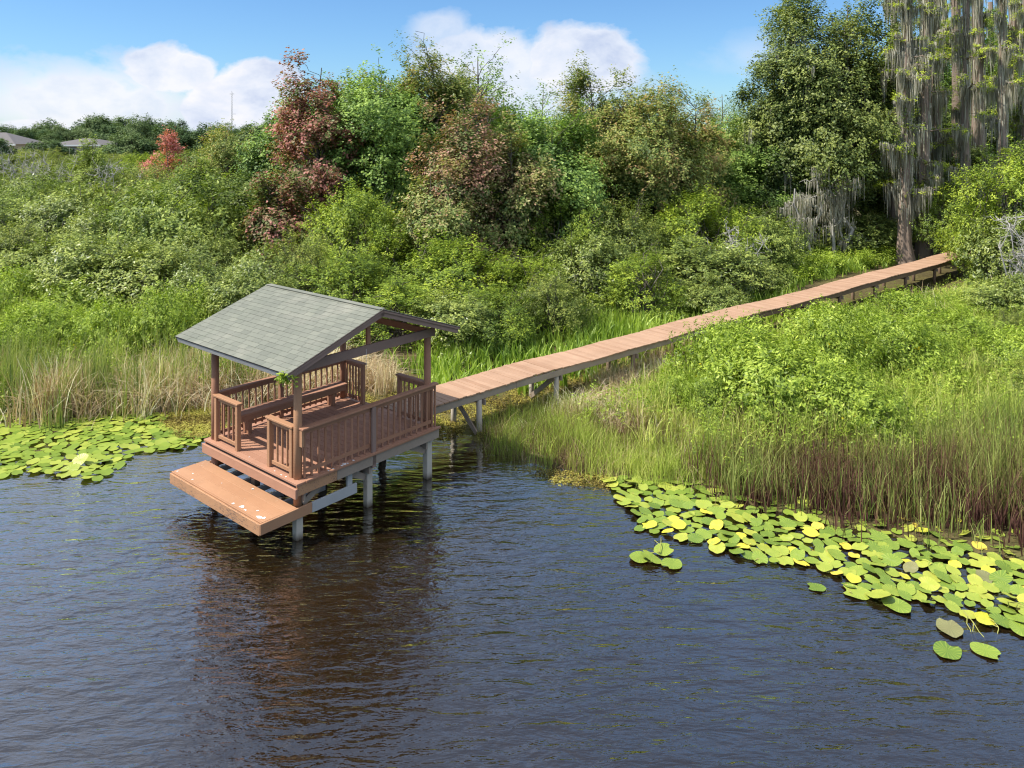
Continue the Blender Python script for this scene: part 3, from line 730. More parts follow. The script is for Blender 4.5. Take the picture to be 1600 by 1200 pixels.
while s_ < cum[-1]:
    p, d, n_ = on_walk(s_); rr = b.r
    t_ = rr.betavariate(2, 2) if rr.random() > .06 else 0.0
    yaw = rr.gauss(0, .006); dd = (d+n_*yaw).normalized(); nn = Vector((-dd.y, dd.x, 0))
    b.obox(p + n_*(WW/2+rr.gauss(0, .008)) + up*(-.02+rr.gauss(0, .0025)), dd, nn, up, .137, WW+.05, .038, t_, .004); s_ += .145
b.build('deck', M['walk'], walk)
k = 0; s_ = 0.02
while s_ < cum[-1]-.2:
    e = min(s_+3.6, cum[-1])
    for off, mt in ((.03, 'grey'), (WW-.03, 'grey'), (WW/2, 'grey')):
        p0, d0, n0 = on_walk(s_); p1, d1, n1 = on_walk(e-.006)
        b = MB(710+k); b.beam(p0+n0*off-up*.125, p1+n1*off-up*.125, .045, .165, (.75 if s_ < 12 else .35) if off < .1 else .4, bev=.005)
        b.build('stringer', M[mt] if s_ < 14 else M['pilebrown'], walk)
    s_ = e; k += 1
k = 0; s_ = 2.35
while s_ < cum[-1]:
    p, d, n_ = on_walk(s_)
    b = MB(740+k); b.obox(p+n_*(WW/2)-up*.285+d*.11, d, n_, up, .045, WW+.1, .15, .4, .005); b.build('bearer', M['grey'], walk)
    for off in (.07, WW-.07):
        q = p+n_*off; zb = min(gz(q.x, q.y), 0)-.4
        lean = Vector((random.Random(k*3+int(off*9)).gauss(0, .02), random.Random(k*5+1).gauss(0, .02), 0))
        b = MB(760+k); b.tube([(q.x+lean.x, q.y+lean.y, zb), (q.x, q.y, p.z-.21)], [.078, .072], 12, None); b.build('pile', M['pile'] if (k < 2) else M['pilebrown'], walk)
    if k in (0, 1):
        b = MB(780+k); a0, a1 = ((WW-.1, .05), (.05, WW-.1))[k]
        pa, pb_ = p+n_*a0-d*.1, p+n_*a1-d*.1
        b.beam((pa.x, pa.y, p.z-.25), (pb_.x, pb_.y, .08), .045, .13, .4, bev=.005); b.build('cross_brace', M['grey'], walk)
    s_ += (2.85, 3.3, 3.3, 3.6, 3.4)[k % 5]; k += 1

# ------------------------------------------------------------------ trees
def place(o, x, y, rz=0.0, sx=1.0, sz=1.0):
    o.location = (x, y, gz(x, y)-.03); o.rotation_euler = (0, 0, rz); o.scale = (sx, sx, sz); return o
def tree_px(name, label, cat, px, ytop, wpx, Y, sp, nc, seed, base=.08, group=None, **kw):
    """a tree of its own: photo column, photo row of its top, photo width and distance give its real size."""
    X = xat(px, Y); g = gz(X, Y); H = zat(ytop, Y)-g; Rad = wpx*Y/F/2*WID.get(sp, 1.22)
    return place(make_plant(name, label, cat, group, H, Rad, base, sp, int(nc*1.35), seed, **kw), X, Y)
WID = dict(sparse=1.0, pink=1.0, maple=1.05, rose=1.08, roseolive=1.08, oak=1.15, willow=1.1)
tree_px('maple_tree', 'tall reddish-brown maple with dark red spires left of the green hardwood', 'tree', 486, 60, 122, 40, 'maple', 44, 11, base=.14, dens=.72)
tree_px('maple_tree', 'low rusty red maple at the foot of the tall reddish maple', 'tree', 444, 272, 86, 37, 'maple', 26, 12, base=.05)
tree_px('hardwood_tree', 'tall bright green hardwood between the red maple and the bronze tree', 'tree', 592, 78, 165, 42, 'green', 80, 13, base=.06, dens=.9)
tree_px('hardwood_tree', 'tall bronze-green tree with brown spiky top beside the bright green hardwood', 'tree', 668, 52, 110, 43.5, 'bronze', 56, 14, base=.10)
tree_px('hardwood_tree', 'thin see-through tree with sparse pale leaves against the white cloud', 'tree', 745, 44, 120, 45, 'sparse', 46, 15, base=.3)
tree_px('maple_tree', 'dusty rose-topped maple above the shrubs at the centre', 'tree', 724, 144, 112, 36, 'rose', 40, 16, base=.16, dens=.72)
tree_px('maple_tree', 'olive and rose maple leaning against the right of the rose-topped maple', 'tree', 802, 184, 112, 36.5, 'roseolive', 38, 29, base=.14, dens=.75)
tree_px('maple_tree', 'low olive-rose maple spreading below the rose-topped maple towards the left', 'tree', 684, 246, 104, 34.5, 'roseolive', 26, 30, base=.12, dens=.8)
tree_px('hardwood_tree', 'leafy green tree right of the rose maple', 'tree', 858, 168, 130, 39, 'green', 52, 17, base=.05)
tree_px('hardwood_tree', 'thin-topped pale tree behind the leafy green tree', 'tree', 852, 116, 90, 46, 'sparse', 36, 18, base=.3)
tree_px('hardwood_tree', 'tallest olive-bronze tree with forked pointed tips right of the cloud', 'tree', 938, 88, 130, 44, 'bronze', 60, 19, base=.06)
tree_px('hardwood_tree', 'wide olive tree with brownish tips beside the forked bronze tree', 'tree', 1020, 116, 150, 43, 'bronze', 66, 20, base=.05)
tree_px('hardwood_tree', 'olive-green tree with rusty right shoulder next to the pale far trees', 'tree', 1078, 128, 90, 46, 'bronze', 40, 21, base=.06)
tree_px('oak_tree', 'huge dark green oak hung with grey moss left of the cypress trunks', 'tree', 1296, -44, 215, 49, 'oak', 130, 22, base=.2, trunk=.3, moss=150)
tree_px('oak_tree', 'dark green rounded oak on the left shoulder of the huge mossy oak', 'tree', 1222, 66, 130, 50, 'oak', 80, 23, base=.08, moss=50)
tree_px('oak_tree', 'dark oak tree close behind the leftmost cypress trunk', 'tree', 1352, 20, 120, 55, 'oak', 80, 24, base=.15, moss=70)
for i, (px, yt, wp, Y, sp, lb) in enumerate([
    (1130, 118, 90, 64, 'willow', 'pale yellow-green round-topped tree far behind the gap beside the mossy oak'),
    (1172, 150, 80, 60, 'green', 'mid-green tree tucked between the pale far tree and the mossy oak'),
    (1122, 205, 100, 52, 'willow', 'pale olive bushy tree below the far round-topped tree'),
    (262, 200, 62, 74, 'pink', 'small pinkish-red maple standing among green shrubs near the far wood'),
    (360, 192, 108, 58, 'bronze', 'round bronze and green maple under the radio mast'),
    (146, 204, 52, 62, 'willow', 'narrow bright yellow-green sapling in front of the far house'),
    (108, 245, 70, 64, 'bay', 'small dark blue-green tree left below the bright sapling'),
    (310, 236, 60, 50, 'willow', 'pale green bush top right of the pinkish maple')]):
    tree_px('hardwood_tree' if sp != 'pink' else 'maple_tree', lb, 'tree', px, yt, wp, Y, sp, 34, 40+i, base=.05)

# a second row seen only in gaps between the front trees
SKYL = [(430, 185), (455, 115), (500, 75), (600, 75), (700, 62), (760, 100), (800, 158), (850, 140), (900, 112), (940, 95), (1060, 118), (1110, 135), (1180, 140), (1260, 60)]
rl = random.Random(4); wood = {}
def wood_tree(k, px, top, Y, wsc):
    lb = {'green': 'leafy green tree of the second row behind the front trees', 'bronze': 'olive-bronze tree of the second row behind the front trees', 'oak': 'dark green tree of the second row behind the front trees'}[k]
    X = xat(px, Y); H = zat(top, Y)-gz(X, Y)
    if k not in wood: o = wood[k] = make_plant('wood_tree', lb, 'tree', k.replace('green', 'leafy green')+' trees of the second row', 10.0, 3.0, .03, k, 100, 60+len(wood))
    else: o = copy_tree(wood[k])
    return place(o, X, Y, rl.uniform(0, 6.28), wsc, H/10.0)
for i in range(30):
    px = 440 + i*26 + rl.uniform(-10, 10); Y = rl.uniform(46, 56)
    sky = np.interp(px, [q[0] for q in SKYL], [q[1] for q in SKYL])
    wood_tree(rl.choice(['green', 'green', 'bronze', 'oak']), px, sky + rl.uniform(18, 80), Y, rl.uniform(.85, 1.25))

# far wood beyond the marsh: each tree a copy of one of three
protos = []
rl = random.Random(8)
cands = []
for i in range(170):
    px = rl.uniform(-160, 700) if i < 120 else rl.uniform(-520, -160); Y = rl.uniform(140, 200); cands.append((px, Y))
cands += [(px, rl.uniform(118, 124)) for px in (64, 72, 80, 190, 196, 203, 210, -10, -20)]
NF = len(cands)-9
cands += [(px, rl.uniform(128, 150)) for px in (10, 35, 200, 215, 235, 255, 285, 305, 330, 395, 420, 445, 470)]
for i, (px, Y) in enumerate(cands):
    top = 191 + 6*math.sin(px*.021+1.2) - (4 if 190 < px < 300 else 0) + rl.uniform(-8, 18)
    if -60 < px < 190 and Y < 150: top = max(top, 238)
    if NF <= i < NF+9: top = {64: 222, 72: 218, 80: 222, 190: 224, 196: 214, 203: 206, -10: 215}.get(px, 210)+rl.uniform(-2, 2)
    X = xat(px, Y); H = max(zat(top, Y)-gz(X, Y), 2.0)
    if i < 3: protos.append(make_plant('far_tree', 'dull green tree of the far wood beyond the marsh under the white cloud', 'tree', 'trees of the far wood', 10, 4.6, .02, 'far', 40, 80+i)); o = protos[-1]
    else: o = copy_tree(protos[i % 3])
    k = rl.uniform(.42, .95); place(o, X, Y, rl.uniform(0, 6.28), k, H/10)

# ------------------------------------------------------------------ cypresses with Spanish moss
def cypress(label, px, pybase, tw, ztop, seed, mossy=1.0, limbs=26, feather=1.0, lean=0.0, palm=False, zmoss=(3.5, 99), Y=None, cat='tree'):
    rng = np.random.default_rng(seed)
    Y = Y or F*CH/(pybase-Y0); X = xat(px, Y); r0 = tw*Y/F/2*(1.25 if not palm else 1.05)
    root = thing('cypress_tree' if not palm else 'pine_tree', label, cat, (X, Y, gz(X, Y)-.05))
    zs = np.array([0, .5, 1.2, 2.5, 5, 8, 11, 14, 17, ztop*.92, ztop]); zs = np.sort(np.minimum(zs, ztop))
    fl = 1 + (0 if palm else .75)*np.exp(-zs/.9); tap = 1-.55*zs/ztop
    P = np.stack([lean*zs + np.cumsum(rng.normal(0, .035, len(zs))), np.cumsum(rng.normal(0, .035, len(zs))), zs], 1)
    rad = r0*fl*np.where(palm, 1-.25*zs/ztop, tap)
    def tp(z): return np.array([np.interp(z, zs, P[:, k]) for k in range(3)])
    V, Q, T = tubes([(P, rad)], 22)
    if not palm:
        a = np.arctan2(V[:, 1], V[:, 0]); ks = np.repeat(np.arange(len(zs)), 22); cen = P[ks]
        V = cen + (V-cen)*(1+.14*np.sin(np.tile(np.arange(22), len(zs))*2*np.pi/22*6+seed))[:, None]*np.array([1, 1, 0])+(V-cen)*np.array([0, 0, 1])
    zl = np.sort(rng.uniform(4.0 if not palm else ztop*.75, ztop-.3, limbs)); paths = []; tips = []
    for z in zl:
        a = tp(z); th = rng.uniform(0, 6.28); L = rng.uniform(.5, 2.4)*(1-.4*z/ztop)
        e = a + np.array([math.cos(th)*L, math.sin(th)*L, rng.uniform(-.1, .5)])
        paths.append(limb(rng, a, e, .055, .012, 6, .1, .05)); tips.append((a, e, L))
    np_obj('trunk', join([(V, Q, T), tubes(paths, 5)]), M['palm' if palm else 'cyp'], root, True)
    if feather:
        O, D, L = [], [], []
        for a, e, l in tips:
            for _ in range(int(24*feather)):
                f = rng.uniform(.3, 1.05); o = a*(1-f)+e*f+rng.normal(0, .18, 3)*[1, 1, .5]; d = unit((e-a)+rng.normal(0, .8, 3)*[1, 1, .35]*l)
                O.append(o); D.append(d); L.append(rng.uniform(.3, .75))
        O, D, L = np.array(O), np.array(D), np.array(L)
        np_obj('crown', sprays(rng, O, D, L, 20, .15, .085, .3, rng.uniform(.3, 1, len(O)), up=1.1), M['feather'], root)
    if mossy:
        pos, hh, ww = [], [], []
        for a, e, l in tips:
            if not zmoss[0] < a[2] < zmoss[1] or rng.random() > .85*mossy: continue
            for _ in range(int(rng.integers(5, 10)*mossy)):         # clusters hanging along the limb
                f = rng.uniform(.05, 1)**1.3; c = a*(1-f)+e*f; drop = rng.uniform(.5, 2.9)*(1.15-.5*f); m = rng.integers(10, 20)
                m = 2*m; q = c+rng.normal(0, 1, (m, 3))*[.12, .12, .1]; pos.append(q); hh.append(drop*np.exp(-((q[:, 0]-c[0])**2+(q[:, 1]-c[1])**2)/.03)*rng.uniform(.35, 1.1, m)+.12); ww.append(rng.uniform(.02, .055, m))
        for z in np.arange(max(zmoss[0], 2), min(zmoss[1], ztop-1), .42):           # moss clothing the trunk
            if rng.random() > .8*mossy: continue
            c = tp(z); th = rng.uniform(0, 6.28, 16); rr = np.interp(z, zs, rad)*rng.uniform(1.0, 1.5, 16)
            pos.append(c+np.stack([np.cos(th)*rr, np.sin(th)*rr, rng.normal(0, .2, 16)], 1)); hh.append(rng.uniform(.5, 2.2, 16)); ww.append(rng.uniform(.03, .08, 16))
        if pos:
            pos, hh, ww = np.concatenate(pos), np.concatenate(hh), np.concatenate(ww); keep = pos[:, 2]-hh > .4
            np_obj('moss', blades(rng, pos[keep], hh[keep], ww[keep], np.abs(rng.normal(0, .035, keep.sum())), 4, down=True, curl=.2), M['moss'], root)
    return root
cypress('leftmost cypress, its leaning trunk wrapped in a long grey moss curtain', 1414, 396, 14, 19, 201, 1.6, 34, .3, lean=.008, Y=44.5)
cypress('thick brown cypress trunk with forked moss beside the boardwalk end', 1442, 388, 14, 20, 202, 1.0, 26, .3, lean=.012, Y=46)
cypress('smooth straight ring-barked trunk without moss between the cypresses', 1492, 372, 15, 21, 203, .25, 8, .5, palm=True, zmoss=(14, 99))
cypress('shaggy cypress right of the smooth ring-barked trunk', 1527, 380, 17, 20, 204, 1.2, 28, .45)
cypress('dark mossy cypress rising behind the big right-hand myrtle', 1580, 372, 17, 20, 205, 1.1, 28, .5)
cypress('cypress at the right edge of the view with drooping moss', 1607, 378, 18, 20, 206, 1.2, 28, .5)
cypress('slender bare cypress trunk between huge oak and leftmost cypress', 1398, 385, 10, 18, 207, 1.0, 20, .3)
cypress('slim pale-barked cypress close beside the end of the boardwalk', 1459, 392, 11, 19, 208, .9, 20, .5)
cypress('thin cypress standing back between the shaggy and the dark mossy cypress', 1553, 340, 11, 20, 209, 1.0, 26, 1.0)
cypress('thin shaded cypress farther back left of the smooth trunk', 1474, 342, 11, 20, 210, 1.1, 24, .8)
cypress('farther cypress with feathery yellow-green foliage behind the shaggy one', 1512, 325, 12, 20, 211, .8, 28, .8)
cypress('far cypress showing between the two rightmost trunks', 1594, 322, 12, 21, 212, .9, 28, .8)
cypress('slim mossy cypress in the gap between the smooth trunk and the shaggy cypress', 1508, 372, 10, 20, 213, 1.1, 24, .4, Y=47)
cypress('slim mossy cypress just left of the rightmost trunk', 1566, 372, 11, 20, 214, 1.2, 24, .4, Y=46.5)
cypress('slim dark cypress between the forked trunk and the smooth trunk', 1468, 372, 9, 20, 215, 1.1, 22, .3, Y=49)
# dark wood behind the cypresses
for i, (px, top, wp, Y, k, lb) in enumerate([
    (1412, 90, 130, 60, 'oak', 'dark green oak deep behind the two leftmost cypresses'), (1462, 120, 130, 64, 'green', 'shaded green tree filling the gap left of the smooth trunk'),
    (1522, 95, 140, 62, 'green', 'green tree behind the shaggy cypress'), (1578, 70, 150, 61, 'oak', 'dark oak behind the rightmost cypresses'), (1650, 50, 170, 58, 'oak', 'dark oak at the far right behind the boardwalk woods'),
    (1445, 15, 110, 66, 'green', 'tall green tree far behind the two leftmost cypresses'), (1555, 5, 120, 67, 'green', 'tall green tree far behind the shaggy cypress'),
    (1495, 215, 140, 53, 'oak', 'low dark oak behind the foot of the smooth trunk'), (1435, 240, 110, 55, 'oak', 'low dark oak filling the shade between the cypress bases'), (1575, 215, 140, 52, 'green', 'low green tree behind the right-hand myrtles')]):
    o = wood_tree(k, px, top, Y, wp*Y/F/6.0); o['label'] = lb; del o['group']

# moss-draped dead tree at the forest edge
def moss_tree(label, px, Y, H, W, seed, cl=60):
    rng = np.random.default_rng(seed); X = xat(px, Y)
    root = thing('moss_tree', label, 'tree', (X, Y, gz(X, Y)-.05))
    paths = [limb(rng, (-.3, 0, 0), (-W*.25, 0, H*.9), .12, .04, 6), limb(rng, (.5, 0, 0), (W*.2, .1, H), .14, .05, 6), limb(rng, (.1, .2, 0), (0, .3, H*.8), .1, .04, 6)]
    pos, hh, ww = [], [], []
    for k in range(cl):
        p = paths[k % 3][0]; i = rng.integers(2, 6); a = p[i]; th = rng.uniform(0, 6.28); L = rng.uniform(.5, W*.48)
        e = a+np.array([math.cos(th)*L, math.sin(th)*L*.6, rng.uniform(-.3, .9)]); pb = limb(rng, a, e, .035, .008, 6, .18, .05); paths.append(pb)
        for c in pb[0][1:]:
            if rng.random() < .35: continue
            m = int(rng.integers(8, 26)); q = c+rng.normal(0, 1, (m, 3))*[.16, .16, .12]; dd = np.hypot(q[:, 0]-c[0], q[:, 1]-c[1])
            pos.append(q); hh.append(np.minimum(rng.uniform(.5, 2.8)*np.exp(-(dd/.2)**2)*rng.uniform(.35, 1.1, m)+.1, max(c[2]-.1, .1))); ww.append(rng.uniform(.02, .055, m))
    np_obj('trunk', tubes([p for p in paths], 6), M['dead'], root, True)
    pos, hh, ww = np.concatenate(pos), np.concatenate(hh), np.concatenate(ww)
    np_obj('moss', blades(rng, pos, hh, ww, np.abs(rng.normal(0, .03, len(pos))), 4, down=True, curl=.2), M['moss'], root)
moss_tree('dead tree smothered in hanging grey moss below the huge oak', 1262, 45, 4.9, 3.0, 301, 24)
moss_tree('pale moss-covered dead trunks beside the dark gap of the forest edge', 1312, 45.5, 5.0, 2.4, 302, 24)

def bare_shrub(label, px, ytop, wpx, Y, seed, n=60):
    rng = np.random.default_rng(seed); X = xat(px, Y); g = gz(X, Y); H = zat(ytop, Y)-g; W = wpx*Y/F/2
    root = thing('bare_shrub', label, 'shrub', (X, Y, g-.05)); paths = []
    st = [limb(rng, (rng.normal(0, .1), rng.normal(0, .1), 0), (rng.normal(0, W*.6), rng.normal(0, W*.6), H*rng.uniform(.7, 1)), .05, .012, 7, .1, .06) for _ in range(9)]
    for k in range(n*4):
        p = st[k % 9][0]; a = p[rng.integers(2, 7)]; d = unit(rng.normal(0, 1, 3)+[0, 0, .6])
        paths.append(limb(rng, a, a+d*rng.uniform(.3, W*.8), .018, .006, 7, 0, .07))
    np_obj('stems', join([tubes(st, 5), tubes(paths, 4)]), M['dead'], root, True)
bare_shrub('bleached leafless shrub at the left edge in front of the far houses', 36, 236, 70, 58, 311)
bare_shrub('wide tangle of leafless grey twigs below the far hip-roofed house', 90, 238, 95, 62, 312, 90)
bare_shrub('leafless grey bush left of the pale green sapling thicket', 170, 258, 60, 56, 313)
bare_shrub('grey leafless shrub at the right edge above the boardwalk marsh', 1600, 330, 60, 33, 314, 60)
bare_shrub('grey bare bush right of the dark shrubs behind the boardwalk', 1160, 362, 60, 34, 315, 50)

# ------------------------------------------------------------------ shrubs
PR = {}
SHR = dict(   # prototypes: height, radius, clumps
 myrtle=(4.0, 2.1, 27), myrtle2=(4.6, 1.9, 27), olive=(3.8, 2.1, 26), willow=(4.2, 2.3, 30), bay=(3.6, 2.0, 26), bay2=(4.4, 2.0, 27), primrose=(1.7, 1.3, 34), primrose2=(1.3, 1.4, 34))
NAMES = dict(myrtle='myrtle_shrub', olive='olive_shrub', willow='willow_shrub', bay='bay_shrub', primrose='primrose_shrub')
def shrub(key, x, y, H, Rad, label, group=None, rz=None):
    sp = key.rstrip('23'); h0, r0, nc = SHR[key]
    if key not in PR:
        o = PR[key] = make_plant(NAMES[sp], label, 'shrub', group, h0, r0, .02, sp, nc, 500+len(PR), stems=6, twigs=14 if sp != 'primrose' else 0, trunk=.05 if sp != 'primrose' else .012)
    else:
        o = copy_tree(PR[key]); o['label'] = label
        if 'group' in o: del o['group']
        if group: o['group'] = group
    rz = rz if rz is not None else (x*7.3+y*3.1) % 6.28
    return place(o, x, y, rz, Rad/r0, H/h0)
def shrub_px(key, px, ytop, wpx, Y, label, group=None):
    X = xat(px, Y); return shrub(key, X, Y, zat(ytop, Y)-gz(X, Y), wpx*Y/F/2*1.12, label, group)
shrub_px('willow', 302, 246, 205, 38, 'large pale green bush left of the red maples, behind the pavilion roof')
shrub_px('willow', 262, 300, 130, 36, 'pale green bush at the left foot of the large pale bush')
shrub_px('myrtle', 560, 288, 160, 35, 'bright yellow-green shrub below the tall green hardwood')
shrub_px('myrtle2', 640, 345, 150, 33, 'bright yellow-green shrub left of centre under the rose maple')
shrub_px('myrtle', 722, 372, 190, 30.5, 'broad yellow-green shrub directly behind the pavilion gable')
shrub_px('myrtle2', 812, 398, 120, 30, 'yellow-green shrub right of the pavilion gable at the start of the boardwalk')
shrub_px('myrtle', 540, 388, 160, 30, 'yellow-green shrub just above the ridge of the pavilion roof')
shrub_px('myrtle2', 620, 432, 150, 28, 'low yellow-green shrub behind the right half of the pavilion roof')
shrub_px('olive', 470, 358, 110, 31, 'olive shrub above the far end of the pavilion ridge')
shrub_px('bay', 410, 380, 120, 30, 'dull grey-green shrub left above the pavilion roof')
shrub_px('bay', 395, 418, 120, 27.5, 'dark shrub hanging over the reeds at the left of the pavilion roof')
shrub_px('bay2', 330, 392, 110, 29, 'deep green shrub above the left eave of the pavilion')
shrub_px('myrtle', 880, 296, 130, 36, 'yellow-green shrub under the leafy green tree')
shrub_px('olive', 966, 306, 140, 36, 'tall olive shrub under the forked bronze tree')
shrub_px('bay', 920, 360, 120, 33, 'dark glossy shrub in front of the tall olive shrub')
shrub_px('myrtle', 1096, 296, 150, 38, 'large yellow-green shrub under the olive tree with the rusty shoulder')
shrub_px('bay2', 1070, 368, 140, 33.5, 'dark glossy shrub beside the boardwalk beneath the large yellow-green shrub')
shrub_px('bay', 1136, 376, 130, 33, 'dark round shrub hanging beside the middle of the boardwalk')
shrub_px('myrtle2', 1000, 392, 120, 31, 'mid-sized yellow-green shrub above the bright broadleaf patch')
shrub_px('bay', 1186, 404, 90, 35.5, 'small dark shrub at the left edge of the bright weeds below the mossy trees')
shrub_px('willow', 1196, 322, 100, 41, 'pale green bush at the left foot of the huge mossy oak')
shrub_px('myrtle2', 1556, 240, 128, 38.5, 'tall yellow-green myrtle in front of the cypresses at the boardwalk end')
shrub_px('myrtle', 1478, 280, 100, 45, 'myrtle standing behind the far end of the boardwalk')
shrub_px('myrtle2', 1615, 235, 140, 38, 'yellow-green myrtle at the right edge of the view')
shrub_px('bay', 1566, 330, 105, 36.5, 'dark lower myrtle overhanging the boardwalk end')
shrub_px('bay', 1568, 432, 110, 31, 'dark green bush right of the boardwalk in the marsh')
shrub_px('bay2', 1618, 410, 90, 30, 'dark bush at the right edge of the marsh below the grey leafless shrub')
for i, (px, yt, wp, Y, lb) in enumerate([(1352, 318, 120, 47.5, 'dark shrub in the shade right of the moss-covered dead trunks'), (1405, 340, 100, 48.5, 'dark shrub at the foot of the slender bare cypress'), (1240, 330, 110, 48.5, 'dark shrub behind the dead tree smothered in moss'), (1300, 322, 110, 49, 'dark shrub between the two moss-draped dead trees')]):
    shrub_px('bay' if i % 2 else 'bay2', px, yt, wp, Y, lb)
for key, px, yt, wp, Y, lb in [('bay', 705, 452, 120, 26.5, 'dark bush close beside the first span of the boardwalk'), ('myrtle', 782, 446, 120, 27, 'yellow-green bush close above the near end of the boardwalk'),
                               ('olive', 862, 424, 110, 28.5, 'olive bush at the left end of the bright broadleaf patch'), ('bay2', 1120, 430, 90, 31, 'dark bush touching the boardwalk at its middle')]: shrub_px(key, px, yt, wp, Y, lb)
rl = random.Random(21)
for i in range(14):                      # shaded understory below the front trees
    px = 450+i*54+rl.uniform(-14, 14); Y = rl.uniform(37, 44)
    shrub_px(['bay', 'olive', 'bay2', 'myrtle'][i % 4], px, rl.uniform(300, 345), rl.uniform(120, 170), Y, 'shaded shrub of the understory below the tall centre trees', 'understory shrubs below the centre trees')
# the thicket on the left, row after row
cols = [('olive', 'olive-green shrub of the thicket on the left', 'olive shrubs of the left thicket'),
        ('myrtle', 'yellow-green shrub of the thicket on the left', 'yellow-green shrubs of the left thicket'),
        ('bay', 'dark grey-green shrub of the thicket on the left', 'dark shrubs of the left thicket'),
        ('willow', 'pale leafy shrub of the thicket on the left', 'pale shrubs of the left thicket')]
for row, (Y, n, top, jt) in enumerate([(32, 7, 372, 14), (35, 7, 346, 14), (39, 8, 318, 14), (44, 8, 296, 12), (50, 9, 282, 10), (57, 9, 270, 8), (66, 10, 260, 7), (78, 11, 250, 5), (94, 12, 243, 4), (112, 12, 236, 4)]):
    for k in range(-(n*7//10), n):
        px = -80 + (k+.5)*(500/n) + rl.uniform(-16, 16); yy = Y*rl.uniform(.95, 1.05)
        if row < 2 and px > 330: continue
        key, lb, gr = cols[rl.choice([0, 0, 1, 2, 2, 3] if row < 7 else [0, 0, 0, 1, 2])]
        if rl.random() < .22: continue
        shrub_px(key, px, top+rl.uniform(-jt*1.5, jt*2.4), rl.uniform(85, 165)*(33/Y)**.3, yy, lb, gr)

# ------------------------------------------------------------------ marsh plants nobody could count
def patch(P, size, seed):
    r = np.random.default_rng(seed); v = 0
    for k in range(7):
        a = r.uniform(0, 6.28); f = r.uniform(.5, 2.2)*6.28/size; v = v + np.sin((P[:, 0]*math.cos(a)+P[:, 1]*math.sin(a))*f + r.uniform(0, 6.28))
    return np.clip(.5 + v/6.5, 0, 1)
def tuss(rng, poly, ncl, per, sd, h, w, lean, seg=3, tvar=.3, wfar=0.0, tlo=0.0, **kw):
    c = poly_points(rng, poly, int(ncl*1.5)); sd_ = int(rng.integers(1e6))
    keep = np.argsort(-(patch(c, 3.2, sd_) + rng.uniform(0, 1.1, len(c))))[:ncl]; c = c[keep]; n = ncl*per; c[:, :2] += rng.normal(0, .3, (ncl, 2))
    P = np.repeat(c, per, 0); P[:, :2] += rng.normal(0, sd, (n, 2)); P[:, 2] = np.maximum(ground_z(P[:, :2]), -.25)-.03
    hc = np.repeat(rng.uniform(.55, 1.15, ncl)*(.62+.7*patch(c, 4.5, sd_+1)), per)
    H = rng.uniform(h[0], h[1], n)*hc; W = rng.uniform(w[0], w[1], n) + wfar*np.maximum(P[:, 1]-14, 0)
    T = np.clip(np.repeat(rng.uniform(0, .5, ncl)+.7*patch(c, 4.0, sd_+2)-.1+tlo, per)*.8 + rng.uniform(0, .35, n) + rng.normal(0, tvar*.2, n), 0, 1)
    return blades(rng, P, H, W, np.abs(rng.normal(lean[0], lean[1], n)), seg, T, **kw)
def stuff(name, label, cat, geos, mat):
    o = np_obj(name, join(geos), M[mat]); return tag(o, label, cat, None, 'stuff')
rng = np.random.default_rng(77)
Z_IN = pxpoly([(900, 672), (985, 634), (1080, 602), (1180, 568), (1300, 526), (1420, 486), (1560, 452), (1760, 470), (2000, 700), (1800, 790), (1600, 775), (1400, 765), (1130, 745), (1030, 715)])
Z_FRONT = pxpoly([(765, 682), (800, 668), (900, 650), (1000, 625), (1080, 700), (1120, 768), (1010, 748), (930, 738), (850, 724), (775, 702)])
Z_REED = pxpoly([(1120, 715), (1118, 765), (1180, 778), (1300, 802), (1450, 828), (1600, 850), (1900, 890), (1950, 800), (1600, 752), (1400, 742), (1250, 720)])
Z_MID = pxpoly([(1000, 640), (1080, 590), (1300, 560), (1600, 560), (1900, 640), (1850, 780), (1600, 768), (1300, 745), (1130, 740), (1040, 700)])
Z_WALKL = pxpoly([(665, 640), (760, 622), (860, 606), (1000, 568), (1085, 545), (1200, 510), (1260, 485), (1215, 440), (1085, 450), (960, 455), (850, 470), (700, 520), (640, 560)])
Z_FAR = pxpoly([(1215, 455), (1330, 428), (1420, 412), (1380, 396), (1250, 398), (1190, 420)])
Z_LEFT = pxpoly([(-160, 650), (60, 650), (250, 640), (340, 628), (430, 606), (430, 560), (360, 520), (200, 480), (-160, 462)])
Z_LEFTE = pxpoly([(-160, 655), (0, 650), (100, 656), (220, 645), (330, 633), (430, 618), (425, 596), (330, 605), (200, 615), (0, 612), (-160, 612)])
Z_STRAW = pxpoly([(200, 642), (330, 632), (470, 615), (600, 612), (606, 590), (470, 580), (340, 585), (230, 600)])
stuff('marsh_grass', 'yellow-green marsh grass filling the wetland right of the boardwalk', 'marsh grass', [
    tuss(rng, Z_IN, 2000, 18, .16, (.4, 1.15), (.012, .026), (.3, .22), wfar=.0008, grad=.35),
    tuss(rng, Z_MID, 1150, 16, .14, (.5, 1.35), (.012, .026), (.24, .18), wfar=.0006, grad=.35),
    tuss(rng, Z_FRONT, 700, 20, .12, (.3, .75), (.009, .016), (.3, .2)),
    tuss(rng, Z_LEFT, 700, 18, .2, (.7, 1.8), (.014, .028), (.28, .2))], 'grass')
